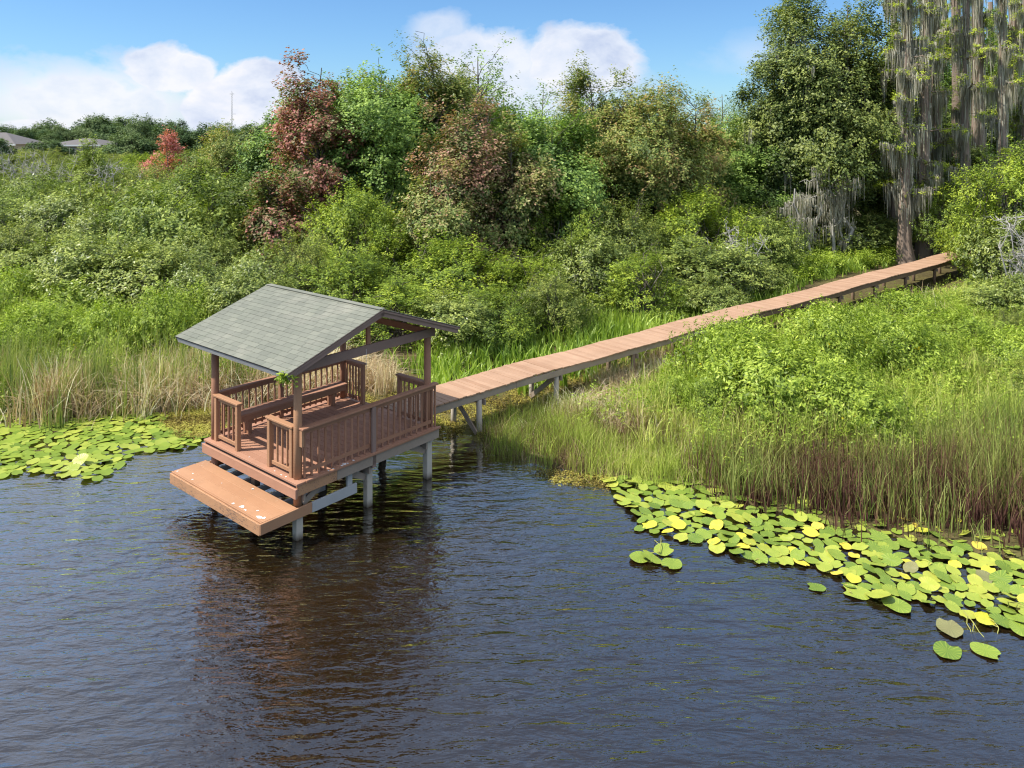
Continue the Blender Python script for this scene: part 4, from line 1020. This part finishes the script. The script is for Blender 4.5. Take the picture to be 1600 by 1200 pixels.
stuff('brown_reeds', 'brownish purple-stemmed reeds standing in the water behind the right-hand lily pads', 'reeds', [
    tuss(rng, Z_REED, 900, 13, .15, (.45, 1.25), (.016, .030), (.18, .15), grad=1.0, tlo=-.36),
    tuss(rng, Z_FRONT, 420, 14, .13, (.3, .7), (.009, .015), (.25, .2)),
    tuss(rng, pxpoly([(1120, 690), (1250, 690), (1450, 700), (1600, 700), (1900, 760), (1900, 860), (1600, 800), (1300, 775), (1130, 745)]), 560, 13, .15, (.5, 1.3), (.016, .030), (.2, .15), grad=1.0, tlo=-.3)], 'reed')
stuff('green_reeds', 'upright green reeds among the brown reeds and along the far bank', 'reeds', [
    tuss(rng, Z_REED, 260, 12, .15, (.5, 1.3), (.015, .028), (.2, .15), grad=.4),
    tuss(rng, pxpoly([(1380, 700), (1560, 690), (1750, 740), (1750, 800), (1560, 790), (1400, 760)]), 260, 18, .16, (.9, 1.5), (.014, .022), (.2, .12)),
    tuss(rng, Z_LEFTE, 230, 14, .15, (.9, 2.1), (.02, .036), (.16, .12)),
    tuss(rng, pxpoly([(1020, 500), (1085, 478), (1090, 455), (1030, 465)]), 50, 16, .2, (.7, 1.4), (.02, .035), (.2, .12)),
    tuss(rng, pxpoly([(-60, 470), (60, 455), (70, 435), (-60, 440)]), 60, 16, .25, (1.0, 2.0), (.03, .05), (.2, .12))], 'cattail')
stuff('dry_grass', 'pale dead grass tangled along the banks under and beside the boardwalk', 'dry grass', [
    tuss(rng, Z_STRAW, 700, 20, .17, (.35, 1.3), (.014, .026), (.7, .5), tvar=.9),
    tuss(rng, Z_FRONT, 230, 12, .15, (.25, .7), (.008, .014), (.6, .4)), tuss(rng, pxpoly([(860, 655), (900, 640), (1010, 600), (1060, 640), (980, 680), (900, 690)]), 260, 16, .16, (.3, .8), (.012, .02), (.7, .45)),
    tuss(rng, pxpoly([(930, 640), (1080, 570), (1200, 540), (1180, 515), (1060, 540), (940, 600)]), 260, 14, .18, (.3, .9), (.009, .016), (.6, .4)),
    tuss(rng, Z_IN, 420, 10, .2, (.5, 1.2), (.012, .02), (.4, .3), wfar=.0006),
    tuss(rng, Z_LEFTE, 480, 14, .2, (.5, 1.6), (.014, .026), (.5, .4)),
    tuss(rng, Z_LEFT, 300, 9, .25, (.6, 1.5), (.010, .02), (.4, .3))], 'straw')
stuff('broadleaf_plants', 'bright green upright broad-leaved water plants between boardwalk and thicket', 'ground plants', [
    tuss(rng, Z_WALKL, 1700, 9, .16, (.4, .95), (.05, .11), (.3, .18), seg=4, tipw=.02),
    tuss(rng, Z_FAR, 520, 9, .2, (.4, .85), (.07, .14), (.35, .2), seg=4, tipw=.02),
    tuss(rng, pxpoly([(1240, 530), (1420, 480), (1600, 470), (1850, 560), (1700, 640), (1400, 600)]), 700, 8, .2, (.4, .85), (.05, .10), (.4, .2), seg=4, tipw=.02),
    tuss(rng, Z_LEFT, 300, 8, .2, (.4, .9), (.04, .09), (.4, .2), seg=4, tipw=.02)], 'broad')
def leafy(rng, poly, ncl, h, sl, leaf, n=14, per=7):
    c = poly_points(rng, poly, ncl*2); c = c[np.argsort(-(patch(c, 3.5, ncl)+rng.uniform(0, .55, len(c))))[:ncl]]; O = np.repeat(c, per, 0); O[:, :2] += rng.normal(0, .26, (len(O), 2))
    O[:, 2] += rng.uniform(h[0], h[1], len(O))*np.repeat(rng.uniform(.6, 1.1, ncl), per)
    D = rng.normal(0, .55, O.shape); D[:, 2] += .9; D = unit(D)
    return sprays(rng, O, D, rng.uniform(.5, 1.2, len(O))*sl, n, leaf, .07, .4, np.clip(np.repeat(rng.uniform(.1, .8, ncl), per)*.7+rng.uniform(0, .3, len(O)), 0, 1), up=.9)
stuff('leafy_weeds', 'low bright yellow-green leafy weeds spreading through the wetland grass', 'weeds', [
    leafy(rng, Z_IN, 900, (.1, .8), .38, .085), leafy(rng, Z_MID, 260, (.3, 1.0), .38, .08), leafy(rng, Z_FAR, 420, (.1, .8), .45, .13),
    leafy(rng, Z_LEFT, 650, (.1, .9), .42, .095), leafy(rng, pxpoly([(1240, 560), (1420, 490), (1600, 470), (1850, 560), (1700, 660), (1400, 640)]), 420, (.2, .8), .42, .09)], 'primrose')
wd = []
for px, py, sg, n, zr in [(400, 850, 1.1, 90, (-.55, -.15)), (330, 825, .8, 70, (-.5, -.12)), (500, 890, .7, 40, (-.6, -.2)), (790, 810, 1.0, 110, (-.5, -.12)), (830, 770, .8, 90, (-.4, -.08)), (720, 850, .8, 50, (-.6, -.2)),
                          (1000, 900, 1.2, 60, (-.55, -.12)), (1180, 960, 1.3, 60, (-.5, -.1)), (1080, 1010, 1.0, 50, (-.55, -.12)), (450, 1010, .9, 30, (-.6, -.25)), (850, 745, .7, 90, (-.22, -.03)), (900, 755, .6, 70, (-.2, -.03)), (1400, 1000, 1.2, 40, (-.5, -.1)), (1500, 1080, .9, 30, (-.5, -.1))]:
    x, y = gp(px, py); per = 6; c = rng.normal(0, sg, (n, 2))*[1.2, .8]+[x, y]; O = np.column_stack([np.repeat(c, per, 0), np.zeros(n*per)]); O[:, :2] += rng.normal(0, .13, (len(O), 2)); O[:, 2] = rng.uniform(zr[0]-.2, zr[1]-.1, len(O))
    D = rng.normal(0, .8, O.shape); D[:, 2] = np.abs(D[:, 2])*.35; D = unit(D)
    g = sprays(rng, O, D, rng.uniform(.15, .5, len(O)), 15, .06, .03, .26, rng.uniform(.1, .9, len(O)), up=.4); g[0][:, 2] = np.minimum(g[0][:, 2], -.025); wd.append(g)
def mat_of_moss(poly, n, z=(.0, .05)):
    c = poly_points(rng, pxpoly(poly), n); k = patch(c, 1.6, n)+rng.uniform(0, .5, n) > .42; c = c[k]; c[:, 2] = np.maximum(c[:, 2], 0)+rng.uniform(z[0], z[1], len(c))
    D = rng.normal(0, 1, c.shape); D[:, 2] = np.abs(D[:, 2])*.12; D = unit(D)
    return sprays(rng, c, D, rng.uniform(.08, .25, len(c)), 10, .055, .03, .4, np.clip(patch(c, 2.2, n+5)*.8+rng.uniform(-.15, .25, len(c)), 0, 1), up=1.4)
stuff('floating_moss', 'olive and yellow-brown floating moss between the banks and under the boardwalk', 'floating moss', [
    mat_of_moss([(240, 650), (345, 632), (350, 676), (290, 690), (255, 672)], 1500), mat_of_moss([(590, 622), (690, 600), (735, 640), (740, 668), (690, 690), (640, 660)], 1700),
    mat_of_moss([(735, 600), (960, 545), (1000, 585), (900, 650), (780, 668), (745, 690)], 4200, (0, .07)), mat_of_moss([(800, 730), (960, 745), (950, 768), (850, 752)], 500, (-.02, .01)), mat_of_moss([(420, 622), (560, 616), (600, 628), (520, 660), (430, 650)], 900)], 'slime')
stuff('water_weed', 'brown-green feathery weed just under the surface around the pavilion', 'water weed', wd, 'weed')

# bushy primrose plants in the wetland, each one its own
for i, (px, py, Rm, Hm, lb) in enumerate([
    (1215, 668, 1.5, 1.55, 'largest leafy yellow-flowered bush in the middle of the wetland'), (1130, 640, 1.2, 1.35, 'leafy bright bush left of the largest wetland bush'),
    (1320, 690, 1.2, 1.2, 'low leafy bush leaning out over the reeds at the wetland front'), (1290, 612, 1.3, 1.45, 'dark-hearted leafy bush behind the largest wetland bush'),
    (1160, 590, 1.1, 1.2, 'leafy bush close to the boardwalk posts in the wetland'), (1400, 600, 1.4, 1.2, 'spreading leafy bush right of the dark-hearted wetland bush'),
    (1500, 560, 1.3, 1.2, 'leafy bush below the dark green bush in the marsh'), (1420, 520, 1.3, 1.1, 'leafy bush in the far wetland under the boardwalk end'),
    (1300, 545, 1.2, 1.1, 'leafy bush beside the boardwalk in the far wetland'), (1600, 600, 1.3, 1.1, 'leafy bush at the right edge of the wetland'),
    (60, 560, 1.3, 1.4, 'leafy yellow-green bush behind the dead reed clump at the far left'), (170, 575, 1.1, 1.5, 'leafy bush behind the tall green cattail clump'),
    (250, 570, 1.0, 1.9, 'tall leafy bush left of the pavilion roof eave'), (-20, 600, 1.2, 1.3, 'leafy bush at the left edge above the lily pads'),
    (120, 520, 1.4, 1.5, 'leafy bush in the middle of the left bank'), (10, 510, 1.5, 1.6, 'leafy bush high on the left bank at the picture edge'),
    (300, 545, .9, 1.7, 'leafy stemmed bush hugging the left eave of the pavilion roof')]):
    x, y = gp(px, py); o = shrub('primrose' if i % 2 == 0 else 'primrose2', x, y, Hm*(1.45 if i < 6 else 1.22), Rm*1.12, lb)
    if i < 6:
        r2 = np.random.default_rng(900+i); n = 26; d = unit(r2.normal(0, 1, (n, 3))+[0, -.4, .6]); p = d*[Rm*.92, Rm*.92, Hm*.5]+[0, 0, Hm*.55]
        if 'FL' not in PR: PR['FL'] = np_mesh('flower', *leaf_quads(np.zeros((2, 3)), unit(np.array([[.3, -.5, .8], [-.4, -.2, .9]])), np.array([[1., 0, 0], [0, 1., 0]]), np.array([.075, .07]), 1.0, np.array([.3, .8])), M['flower'])
        for k in range(n):
            f = bpy.data.objects.new('flower', PR['FL']); link(f, o); f.location = (p[k][0]/o.scale.x, p[k][1]/o.scale.y, p[k][2]/o.scale.z); f.rotation_euler = (r2.normal(0, .4), r2.normal(0, .4), r2.uniform(0, 6.28)); f.scale = (1/o.scale.x, 1/o.scale.y, 1/o.scale.z)

rl = random.Random(55)
for i in range(26):
    px, py = rl.uniform(1060, 1640), rl.uniform(490, 690)
    if py < 600-(px-1040)*.19: continue
    x, y = gp(px, py); shrub(rl.choice(['primrose', 'primrose2', 'olive']), x, y, rl.uniform(.8, 1.5), rl.uniform(.5, 1.1), 'small leafy bush among the grass of the right-hand wetland', 'small leafy bushes of the right-hand wetland')

# separate clumps of cattail and dead reed
def clump(name, label, cat, px, py, n, sd, h, w, lean, mat, seed, extra=None):
    rng = np.random.default_rng(seed); x, y = gp(px, py)
    root = thing(name, label, cat, (x, y, max(gz(x, y), -.1)))
    P = np.column_stack([rng.normal(0, sd, (n, 2)), np.full(n, -.1)])
    np_obj('blades', blades(rng, P, rng.uniform(h*.5, h, n), rng.uniform(w*.6, w*1.2, n), np.abs(rng.normal(lean, lean*.7, n)), 4), M[mat], root)
    if extra:
        m = n//3; P = np.column_stack([rng.normal(0, sd*1.2, (m, 2)), np.full(m, -.1)])
        np_obj('dead_blades', blades(rng, P, rng.uniform(h*.3, h*.8, m), rng.uniform(w*.6, w, m), np.abs(rng.normal(.7, .4, m)), 4), M[extra], root)
for a in [('cattail_clump', 'tall upright green cattail clump standing in the lily pads on the left', 'cattails', 152, 642, 90, .19, 2.3, .036, .10, 'cattail', 1, 'straw'),
          ('dead_reed_clump', 'pale dead reed clump rising from the lily pads near the left edge', 'dead reeds', 78, 652, 190, .34, 2.1, .036, .24, 'straw', 2, 'straw'),
          ('cattail_clump', 'green cattail shoots in front of the pale dead reed clump', 'cattails', 86, 672, 34, .12, 1.7, .024, .08, 'cattail', 3),
          ('cattail_clump', 'short green cattail clump left of the pale dead reeds', 'cattails', 46, 648, 40, .16, 1.5, .024, .14, 'cattail', 4),
          ('cattail_clump', 'yellowish cattail clump beside the left eave of the pavilion roof', 'cattails', 255, 632, 46, .18, 2.0, .024, .12, 'grass', 5, 'straw'),
          ('dead_reed_clump', 'dry tan reed tuft showing past the back railing of the pavilion', 'dead reeds', 602, 616, 110, .17, 1.35, .018, .2, 'straw', 6),
          ('dead_reed_clump', 'collapsed tan reeds left of the front-left pavilion post', 'dead reeds', 300, 634, 190, .45, 1.5, .03, .7, 'straw', 7),
          ('dead_reed_clump', 'collapsed tan reeds behind the left railing of the pavilion', 'dead reeds', 400, 622, 210, .55, 1.5, .03, .7, 'straw', 8),
          ('cattail_clump', 'tall pale green cattails second from the left edge at the back of the pads', 'cattails', 20, 640, 90, .4, 2.2, .045, .14, 'cattail', 21, 'straw'),
          ('dead_reed_clump', 'bleached dead reeds leaning over between the two left cattail clumps', 'dead reeds', 112, 646, 120, .3, 1.7, .036, .5, 'straw', 22),
          ('cattail_clump', 'pale green cattails right of the tall green clump on the left bank', 'cattails', 205, 640, 80, .35, 2.0, .04, .16, 'cattail', 23, 'straw'),
          ('dead_reed_clump', 'dead tan reeds bent low between cattails and the pavilion eave', 'dead reeds', 232, 636, 150, .4, 1.5, .034, .6, 'straw', 24),
          ('dead_reed_clump', 'pale dry reed stand just left of the pavilion post', 'dead reeds', 330, 626, 170, .4, 1.7, .034, .3, 'straw', 25),
          ('cattail_clump', 'tall green and yellow cattails behind the left eave corner of the pavilion', 'cattails', 285, 615, 80, .3, 2.1, .04, .14, 'cattail', 26, 'straw'),
          ('dead_reed_clump', 'dead reeds standing behind the bench of the pavilion', 'dead reeds', 480, 618, 190, .5, 1.5, .03, .5, 'straw', 9),
          ('cattail_clump', 'tall dark cattails beside the boardwalk above the bright broadleaf patch', 'cattails', 1060, 480, 60, .3, 2.0, .04, .14, 'cattail', 10),
          ('dead_reed_clump', 'few pale dead stalks arching by the boardwalk posts', 'dead reeds', 985, 625, 16, .3, 1.5, .02, .4, 'straw', 11),
          ('cattail_clump', 'tall cattails at the far left bank below the thicket', 'cattails', 12, 470, 70, .5, 2.6, .05, .15, 'cattail', 12)]:
    clump(*a)

# ------------------------------------------------------------------ lily pads
def pad_mesh(seed, mat, heart):
    r = random.Random(seed); n = 22; vs = [(-.02, 0, .004)]; fs = []
    for ring, q in ((0, .55), (1, 1.0)):
        for k in range(n):
            a = -math.pi + (k+.5)*2*math.pi/n; e = min(abs(a+math.pi), abs(math.pi-a)); x = math.cos(a); y = math.sin(a)
            notch = .55*math.exp(-(e/.16)**2) if ring else .15*math.exp(-(e/.2)**2)
            lobe = 1 + (.16*math.exp(-((e-.55)/.4)**2) if heart else .03)
            rad = .225*q*(lobe-notch)*(1+r.uniform(-.015, .015)); pt = .028*q if heart and abs(a) < .2 else 0
            vs.append((rad*x*1.1+pt, rad*y*.98, .012*ring*math.sin(3*a+seed)+.010*q*q+r.uniform(-.002, .002)))
    for k in range(n):
        k2 = (k+1) % n; fs += [(0, 1+k, 1+k2)] if True else []; fs.append((1+k, 1+n+k, 1+n+k2, 1+k2))
    me = bpy.data.meshes.new('lily_pad'); me.from_pydata(vs, [], fs)
    a = me.attributes.new('tint', 'FLOAT', 'POINT'); a.data.foreach_set('value', [.35+.2*r.random()]+[.45]*n+[.55]*n)
    me.polygons.foreach_set('use_smooth', [True]*len(fs)); me.materials.append(mat); me.update(); return me
PADM = {c: [pad_mesh(i+j*10, M[m], i != 2) for i in range(4)] for j, (c, m) in enumerate((('green', 'pad'), ('yellow', 'padyellow'), ('brown', 'padbrown')))}
PR_ = [(948, 752), (1010, 742), (1128, 742), (1140, 790), (1250, 818), (1400, 850), (1600, 880), (1780, 905), (1800, 1040), (1640, 1000), (1560, 985), (1470, 952), (1395, 930), (1330, 928), (1300, 892), (1240, 885), (1150, 870), (1080, 845), (1000, 832), (980, 800)]
PR2 = [(1128, 770), (1180, 770), (1300, 790), (1450, 810), (1600, 830), (1780, 860), (1780, 905), (1600, 880), (1400, 850), (1250, 818), (1140, 790)]
PL_ = [(-120, 650), (0, 636), (60, 640), (200, 648), (262, 650), (250, 668), (318, 684), (296, 700), (210, 708), (190, 730), (150, 752), (95, 742), (40, 738), (0, 748), (-120, 760)]
rl = random.Random(3); pads = []
def scatter(poly, dmin, tries, side):
    P = pxpoly(poly); A = np.array(P); lo, hi = A.min(0), A.max(0)
    for _ in range(tries):
        x, y = rl.uniform(lo[0], hi[0]), rl.uniform(lo[1], hi[1])
        if not inside(np.array([[x, y]]), A)[0]: continue
        if all((x-p[0])**2+(y-p[1])**2 > dmin*dmin for p in pads):
            q = rl.random(); c = 'yellow' if q < (.10 if side == 'right' else .05) else ('brown' if q < (.112 if side == 'right' else .07) else 'green')
            pads.append((x, y, rl.triangular(.36, .76, .54), c, side))
for px, py, s_ in ((1018, 877, .8), (1050, 884, .75), (1036, 864, .7), (1000, 874, .78), (1340, 928, .85), (1372, 936, .8), (1404, 950, .8), (1392, 942, .62)): x, y = gp(px, py); pads.append((x, y, s_, 'green', 'right'))
scatter(PR_, .192, 50000, 'right'); scatter(PR2, .22, 6000, 'right'); scatter(PL_, .19, 50000, 'left')
LONE = [(1276, 919, .55, 'green', 'small heart-shaped green pad floating alone in open water in front of the right-hand mat'), (1480, 1019, .8, 'green', 'left one of the two separate green pads at the lower right'),
        (1540, 1019, .78, 'green', 'heart-shaped right one of the two separate green pads at the lower right'), (1484, 984, .85, 'brown', 'dull brownish pad lying in open water above the two separate green pads')]
LB = {('green', 'right'): ('green lily pad in the crowded mat before the reeds on the right', 'green lily pads of the right-hand mat'), ('yellow', 'right'): ('yellow lily pad in the crowded mat before the reeds on the right', 'yellow lily pads of the right-hand mat'),
      ('brown', 'right'): ('withered brown lily pad in the mat before the reeds on the right', 'brown lily pads of the right-hand mat'), ('green', 'left'): ('green lily pad in the mat along the left bank', 'green lily pads of the left mat'),
      ('yellow', 'left'): ('yellow lily pad in the mat along the left bank', 'yellow lily pads of the left mat'), ('brown', 'left'): ('withered brown lily pad in the mat along the left bank', 'brown lily pads of the left mat')}
def add_pad(x, y, s_, c, lb, gr, tilt, i):
    o = bpy.data.objects.new('lily_pad', PADM[c][i % 4]); COL.objects.link(o)
    th = rl.uniform(0, 6.28); o.rotation_euler = (rl.gauss(0, tilt), rl.gauss(0, tilt), th); o.location = (x, y, .012+s_*.225*1.2*abs(math.sin(max(abs(o.rotation_euler[0]), abs(o.rotation_euler[1]))))+.002*(i % 9)); o.scale = (s_, s_*rl.uniform(.88, 1.05), s_)
    return tag(o, lb, 'lily pad', gr)
for i, (px, py, s_, c, lb) in enumerate(LONE): x, y = gp(px, py); add_pad(x, y, s_, c, lb, None, .02, i)
def inview(p):
    px = 800+p[0]*F/p[1]; return -20 < px < 1620
pads.sort(key=lambda p: (not inview(p), p[1]/p[2]**.5))
for i, (x, y, s_, c, side) in enumerate(pads[:294]): add_pad(x, y, s_, c, *LB[(c, side)], (.13 if side == 'right' else .2), i)
rest = []
for i, (x, y, s_, c, side) in enumerate(pads[294:]):
    me = PADM['green'][i % 4]; v = np.array([q.co for q in me.vertices])*s_; a = rl.uniform(0, 6.28)
    ta = rl.gauss(0, .12); v[:, 2] += v[:, 0]*ta+.03; rot = np.array([[math.cos(a), -math.sin(a)], [math.sin(a), math.cos(a)]]); v[:, :2] = v[:, :2]@rot.T; v += [x, y, .002*(i % 9)]
    n = 22; q = np.array([(1+k, 1+n+k, 1+n+(k+1) % n, 1+(k+1) % n) for k in range(n)] + [(0, 1+2*k, 1+(2*k+1) % n, 1+(2*k+2) % n) for k in range(n//2)])
    rest.append((v, q, np.full(len(v), rl.uniform(.1, .95))))
if rest: tag(np_obj('lily_pads', join(rest), M['padfar'], None, True), 'remaining far lily pads crowding the edges of both mats', 'lily pads', None, 'stuff')
pth = []
rs = np.random.default_rng(31)
for (x, y, s_, c, side) in pads[:294]:
    if rs.random() < .3: pth.append(limb(rs, (x, y, .02), (x+rs.normal(0, .35), y+rs.normal(.1, .3), -.35), .006, .006, 6, .25, .03))
for px, py, dx, dy, h in ((1560, 985, .1, .3, .05), (1505, 960, .1, -.5, .06), (1575, 960, .5, .2, .2), (1180, 880, .3, .4, .05), (1030, 870, -.1, .5, .08), (1330, 930, -.15, .25, .05)):
    x, y = gp(px, py)
    for _ in range(3): pth.append(limb(rs, (x, y, h), (x+dx+rs.normal(0, .2), y+dy+rs.normal(0, .2), -.1), .007, .006, 6, .3, .03))
tag(np_obj('pad_stalks', tubes(pth, 5), M['stalk'], None, True), 'thin curved lily stalks lying in the water between the pads', 'lily stalks', None, 'stuff')

# ------------------------------------------------------------------ far houses and mast
def house(label, px0, px1, yridge, yeave, Y, seed, wing=None):
    x0, x1 = xat(px0, Y), xat(px1, Y); ze, zr = zat(yeave, Y), zat(yridge, Y); cx = (x0+x1)/2; g = gz(cx, Y)
    root = thing('house', label, 'house', (cx, Y, 0)); W = (x1-x0)/2; D = 5.0
    b = MB(seed); b.box(-W+.5, W-.5, -D+.5, D-.5, g-.5, ze, .5); b.build('wall', M['stucco'], root)
    rw = max(W-D*.95, .8)
    b = MB(seed+1); b._add([(-W, -D, ze), (W, -D, ze), (W, D, ze), (-W, D, ze), (-rw, 0, zr), (rw, 0, zr)], [(0, 1, 5, 4), (1, 2, 5), (2, 3, 4, 5), (3, 0, 4), (3, 2, 1, 0)], .5); b.build('roof', M['houseroof'], root)
    b = MB(seed+2); b.box(-W-.03, W+.03, -D-.05, -D+.05, ze-.22, ze+.02, .5); b.build('fascia', M['white'], root)
    for k in (-.6, -.1, .45):
        x = k*W
        b = MB(seed+3); b.box(x-.7, x+.7, -D+.45, -D+.505, ze-1.7, ze-.5, .5); wn = b.build('window', M['white'], root)
        b = MB(seed+4); b.box(x-.62, x+.62, -D+.44, -D+.452, ze-1.62, ze-.58, .5); b.build('pane', M['glass'], wn)
house('tan house with grey hipped roof half hidden by shrubs beyond the marsh', 96, 182, 216, 226, 131, 800)
house('grey-roofed house at the left edge of the view under the far trees', -52, 53, 207, 225, 133, 810)
mx, my = xat(362.5, 260), 260.0
mast = thing('radio_mast', 'thin lattice radio mast standing far off against the white cloud', 'mast', (mx, my, gz(mx, my)))
zt = zat(146, 260)-gz(mx, my); b = MB(820)
for k in range(3):
    a = k*2.094; b.tube([(math.cos(a)*.22, math.sin(a)*.22, 0), (math.cos(a)*.2, math.sin(a)*.2, zt)], .045, 5, .5)
for z in np.arange(0, zt, .8): b.tube([(.2, 0, z), (-.1, .17, z+.4), (-.1, -.17, z+.8)], .03, 4, .5, False)
b.build('lattice', M['steel'], mast)
b = MB(821); b.box(-.75, .75, -.05, .05, zt-.25, zt-.1, .5); b.box(-.04, .04, -.04, .04, zt, zt+.6, .5); b.build('antenna', M['steel'], mast)
b = MB(822); b.box(.2, 1.3, -.04, .04, zt*.62, zt*.62+.1, .5); b.build('antenna', M['steel'], mast)

# ------------------------------------------------------------------ sky, sun, camera
SUN_EL, SUN_AZ = R(54), R(-101)          # azimuth clockwise from +Y (the view direction); the sun stands to the left
wld = bpy.data.worlds.new('World'); sc.world = wld; wld.use_nodes = True
t = NT(wld.node_tree); wld.node_tree.nodes.clear()
sky = t.n('ShaderNodeTexSky', sky_type='NISHITA'); sky.sun_disc = False; sky.sun_elevation = SUN_EL; sky.sun_rotation = SUN_AZ
sky.altitude = 0; sky.air_density = 1.0; sky.dust_density = .3; sky.ozone_density = 2.2
dirv = t.n('ShaderNodeTexCoord').outputs['Generated']
sx = t.n('ShaderNodeSeparateXYZ'); t.l(dirv, sx.inputs[0])
az = t.math('ARCTAN2', sx.outputs[0], sx.outputs[1]); el = t.math('ARCSINE', sx.outputs[2])
cm = t.n('ShaderNodeCombineXYZ'); t.l(az, cm.inputs[0]); t.l(t.math('MULTIPLY', el, 1.5), cm.inputs[1])
nb = t.noise(cm.outputs[0], 9, 8, .58, .3); nf = t.noise(cm.outputs[0], 30, 6, .6)
nn_ = t.math('ADD', t.math('MULTIPLY', nb, .8), t.math('MULTIPLY', nf, .25))
mask = None
def blob(px, py, wx, hy, soft=.35, amt=1.0, k=1.1):
    a0 = math.atan((px-800)/F); e0 = math.atan((Y0-py)/F*math.cos(a0)); ra = wx/F*math.cos(a0)**2; re = hy/F*math.cos(a0)
    d = t.math('SQRT', t.math('ADD', t.math('POWER', t.math('DIVIDE', t.math('SUBTRACT', az, a0), ra), 2.0), t.math('POWER', t.math('DIVIDE', t.math('SUBTRACT', el, e0), re), 2.0)))
    d = t.math('ADD', d, t.math('MULTIPLY', t.math('SUBTRACT', nn_, .52), k*2))
    return t.math('MULTIPLY', t.math('DIVIDE', t.math('SUBTRACT', 1.0, d), soft, clamp=True), amt)
BL = [(140, 160, 270, 84, .5, .9, .9), (270, 112, 90, 44, .2, .95, .85), (395, 150, 90, 62, .17, 1.0, .75), (330, 165, 60, 50, .25, 1.0, .7), (-150, 150, 250, 70, .5, .8, .9),
      (760, 108, 120, 75, .3, .85, .85), (905, 100, 105, 66, .22, .95, .75), (690, 45, 60, 36, .5, .6, 1.0), (840, 140, 190, 60, .5, .75, .8), (1190, 85, 120, 40, .9, .4, 1.2), (60, 195, 100, 18, .5, 1, .6), (1700, 90, 200, 90, .5, .8, .9)]
for p in BL:
    b_ = blob(*p); mask = b_ if mask is None else t.math('MAXIMUM', mask, b_)
# soft high cloud out of view, added to lift shadows and pale the lake's reflection
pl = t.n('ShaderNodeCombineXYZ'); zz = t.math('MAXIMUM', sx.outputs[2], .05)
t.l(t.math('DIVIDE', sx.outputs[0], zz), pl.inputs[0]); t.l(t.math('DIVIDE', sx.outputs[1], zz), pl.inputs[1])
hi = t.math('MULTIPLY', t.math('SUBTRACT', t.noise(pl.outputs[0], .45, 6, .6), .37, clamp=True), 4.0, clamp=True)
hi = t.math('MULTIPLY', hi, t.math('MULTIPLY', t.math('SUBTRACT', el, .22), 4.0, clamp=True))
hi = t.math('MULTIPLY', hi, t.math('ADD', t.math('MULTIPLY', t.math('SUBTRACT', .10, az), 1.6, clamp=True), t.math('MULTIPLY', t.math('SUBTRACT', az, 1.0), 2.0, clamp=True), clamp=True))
SKM = .1
shade = t.math('ADD', t.math('MULTIPLY', nb, 1.1), t.math('MULTIPLY', nf, .3))
lit = t.ramp(shade, [(.46, (3.4, 3.95, 5.3)), (.63, (4.9, 5.25, 6.05)), (.80, (6.0, 6.0, 6.3))])
skyc = t.mix(1.0, sky.outputs[0], (.53, .75, .97), 'MULTIPLY')
c = t.mix(mask, skyc, lit)
veil = t.math('MULTIPLY', t.math('MULTIPLY', t.math('SUBTRACT', el, .2), 3.0, clamp=True), .6)  # pale blue veil added to the upper sky to brighten the lake's reflection
c = t.mix(veil, c, (3.0, 4.7, 7.6))
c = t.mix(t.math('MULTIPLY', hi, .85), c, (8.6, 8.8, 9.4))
bg = t.n('ShaderNodeBackground'); t.l(c, bg.inputs[0]); bg.inputs[1].default_value = SKM
ow = t.n('ShaderNodeOutputWorld'); t.l(bg.outputs[0], ow.inputs[0])

sl_ = bpy.data.lights.new('sun', 'SUN'); sl_.energy = 4.4; sl_.angle = R(.53); sl_.color = (1.0, .955, .87)
so = link(bpy.data.objects.new('sun', sl_))
sd = Vector((math.sin(SUN_AZ)*math.cos(SUN_EL), math.cos(SUN_AZ)*math.cos(SUN_EL), math.sin(SUN_EL)))
so.rotation_euler = sd.to_track_quat('Z', 'Y').to_euler(); so.location = (-20, 10, 40)

cam = bpy.data.cameras.new('camera'); cam.sensor_width = 36; cam.lens = F/1600*36
cam.shift_y = -(600-Y0)/1600; cam.clip_start = .1; cam.clip_end = 6000
co_ = link(bpy.data.objects.new('camera', cam)); co_.location = (0, 0, CH); co_.rotation_euler = (R(90), 0, 0)
sc.camera = co_
sc.view_settings.view_transform = 'Standard'; sc.view_settings.look = 'None'
sc.view_settings.exposure = .7; sc.view_settings.gamma = 1
cy = sc.cycles; cy.filter_width = 1.15; cy.max_bounces = 6; cy.diffuse_bounces = 3; cy.glossy_bounces = 3; cy.transmission_bounces = 4; cy.transparent_max_bounces = 8
cy.caustics_reflective = False; cy.caustics_refractive = False; cy.sample_clamp_indirect = 4.0
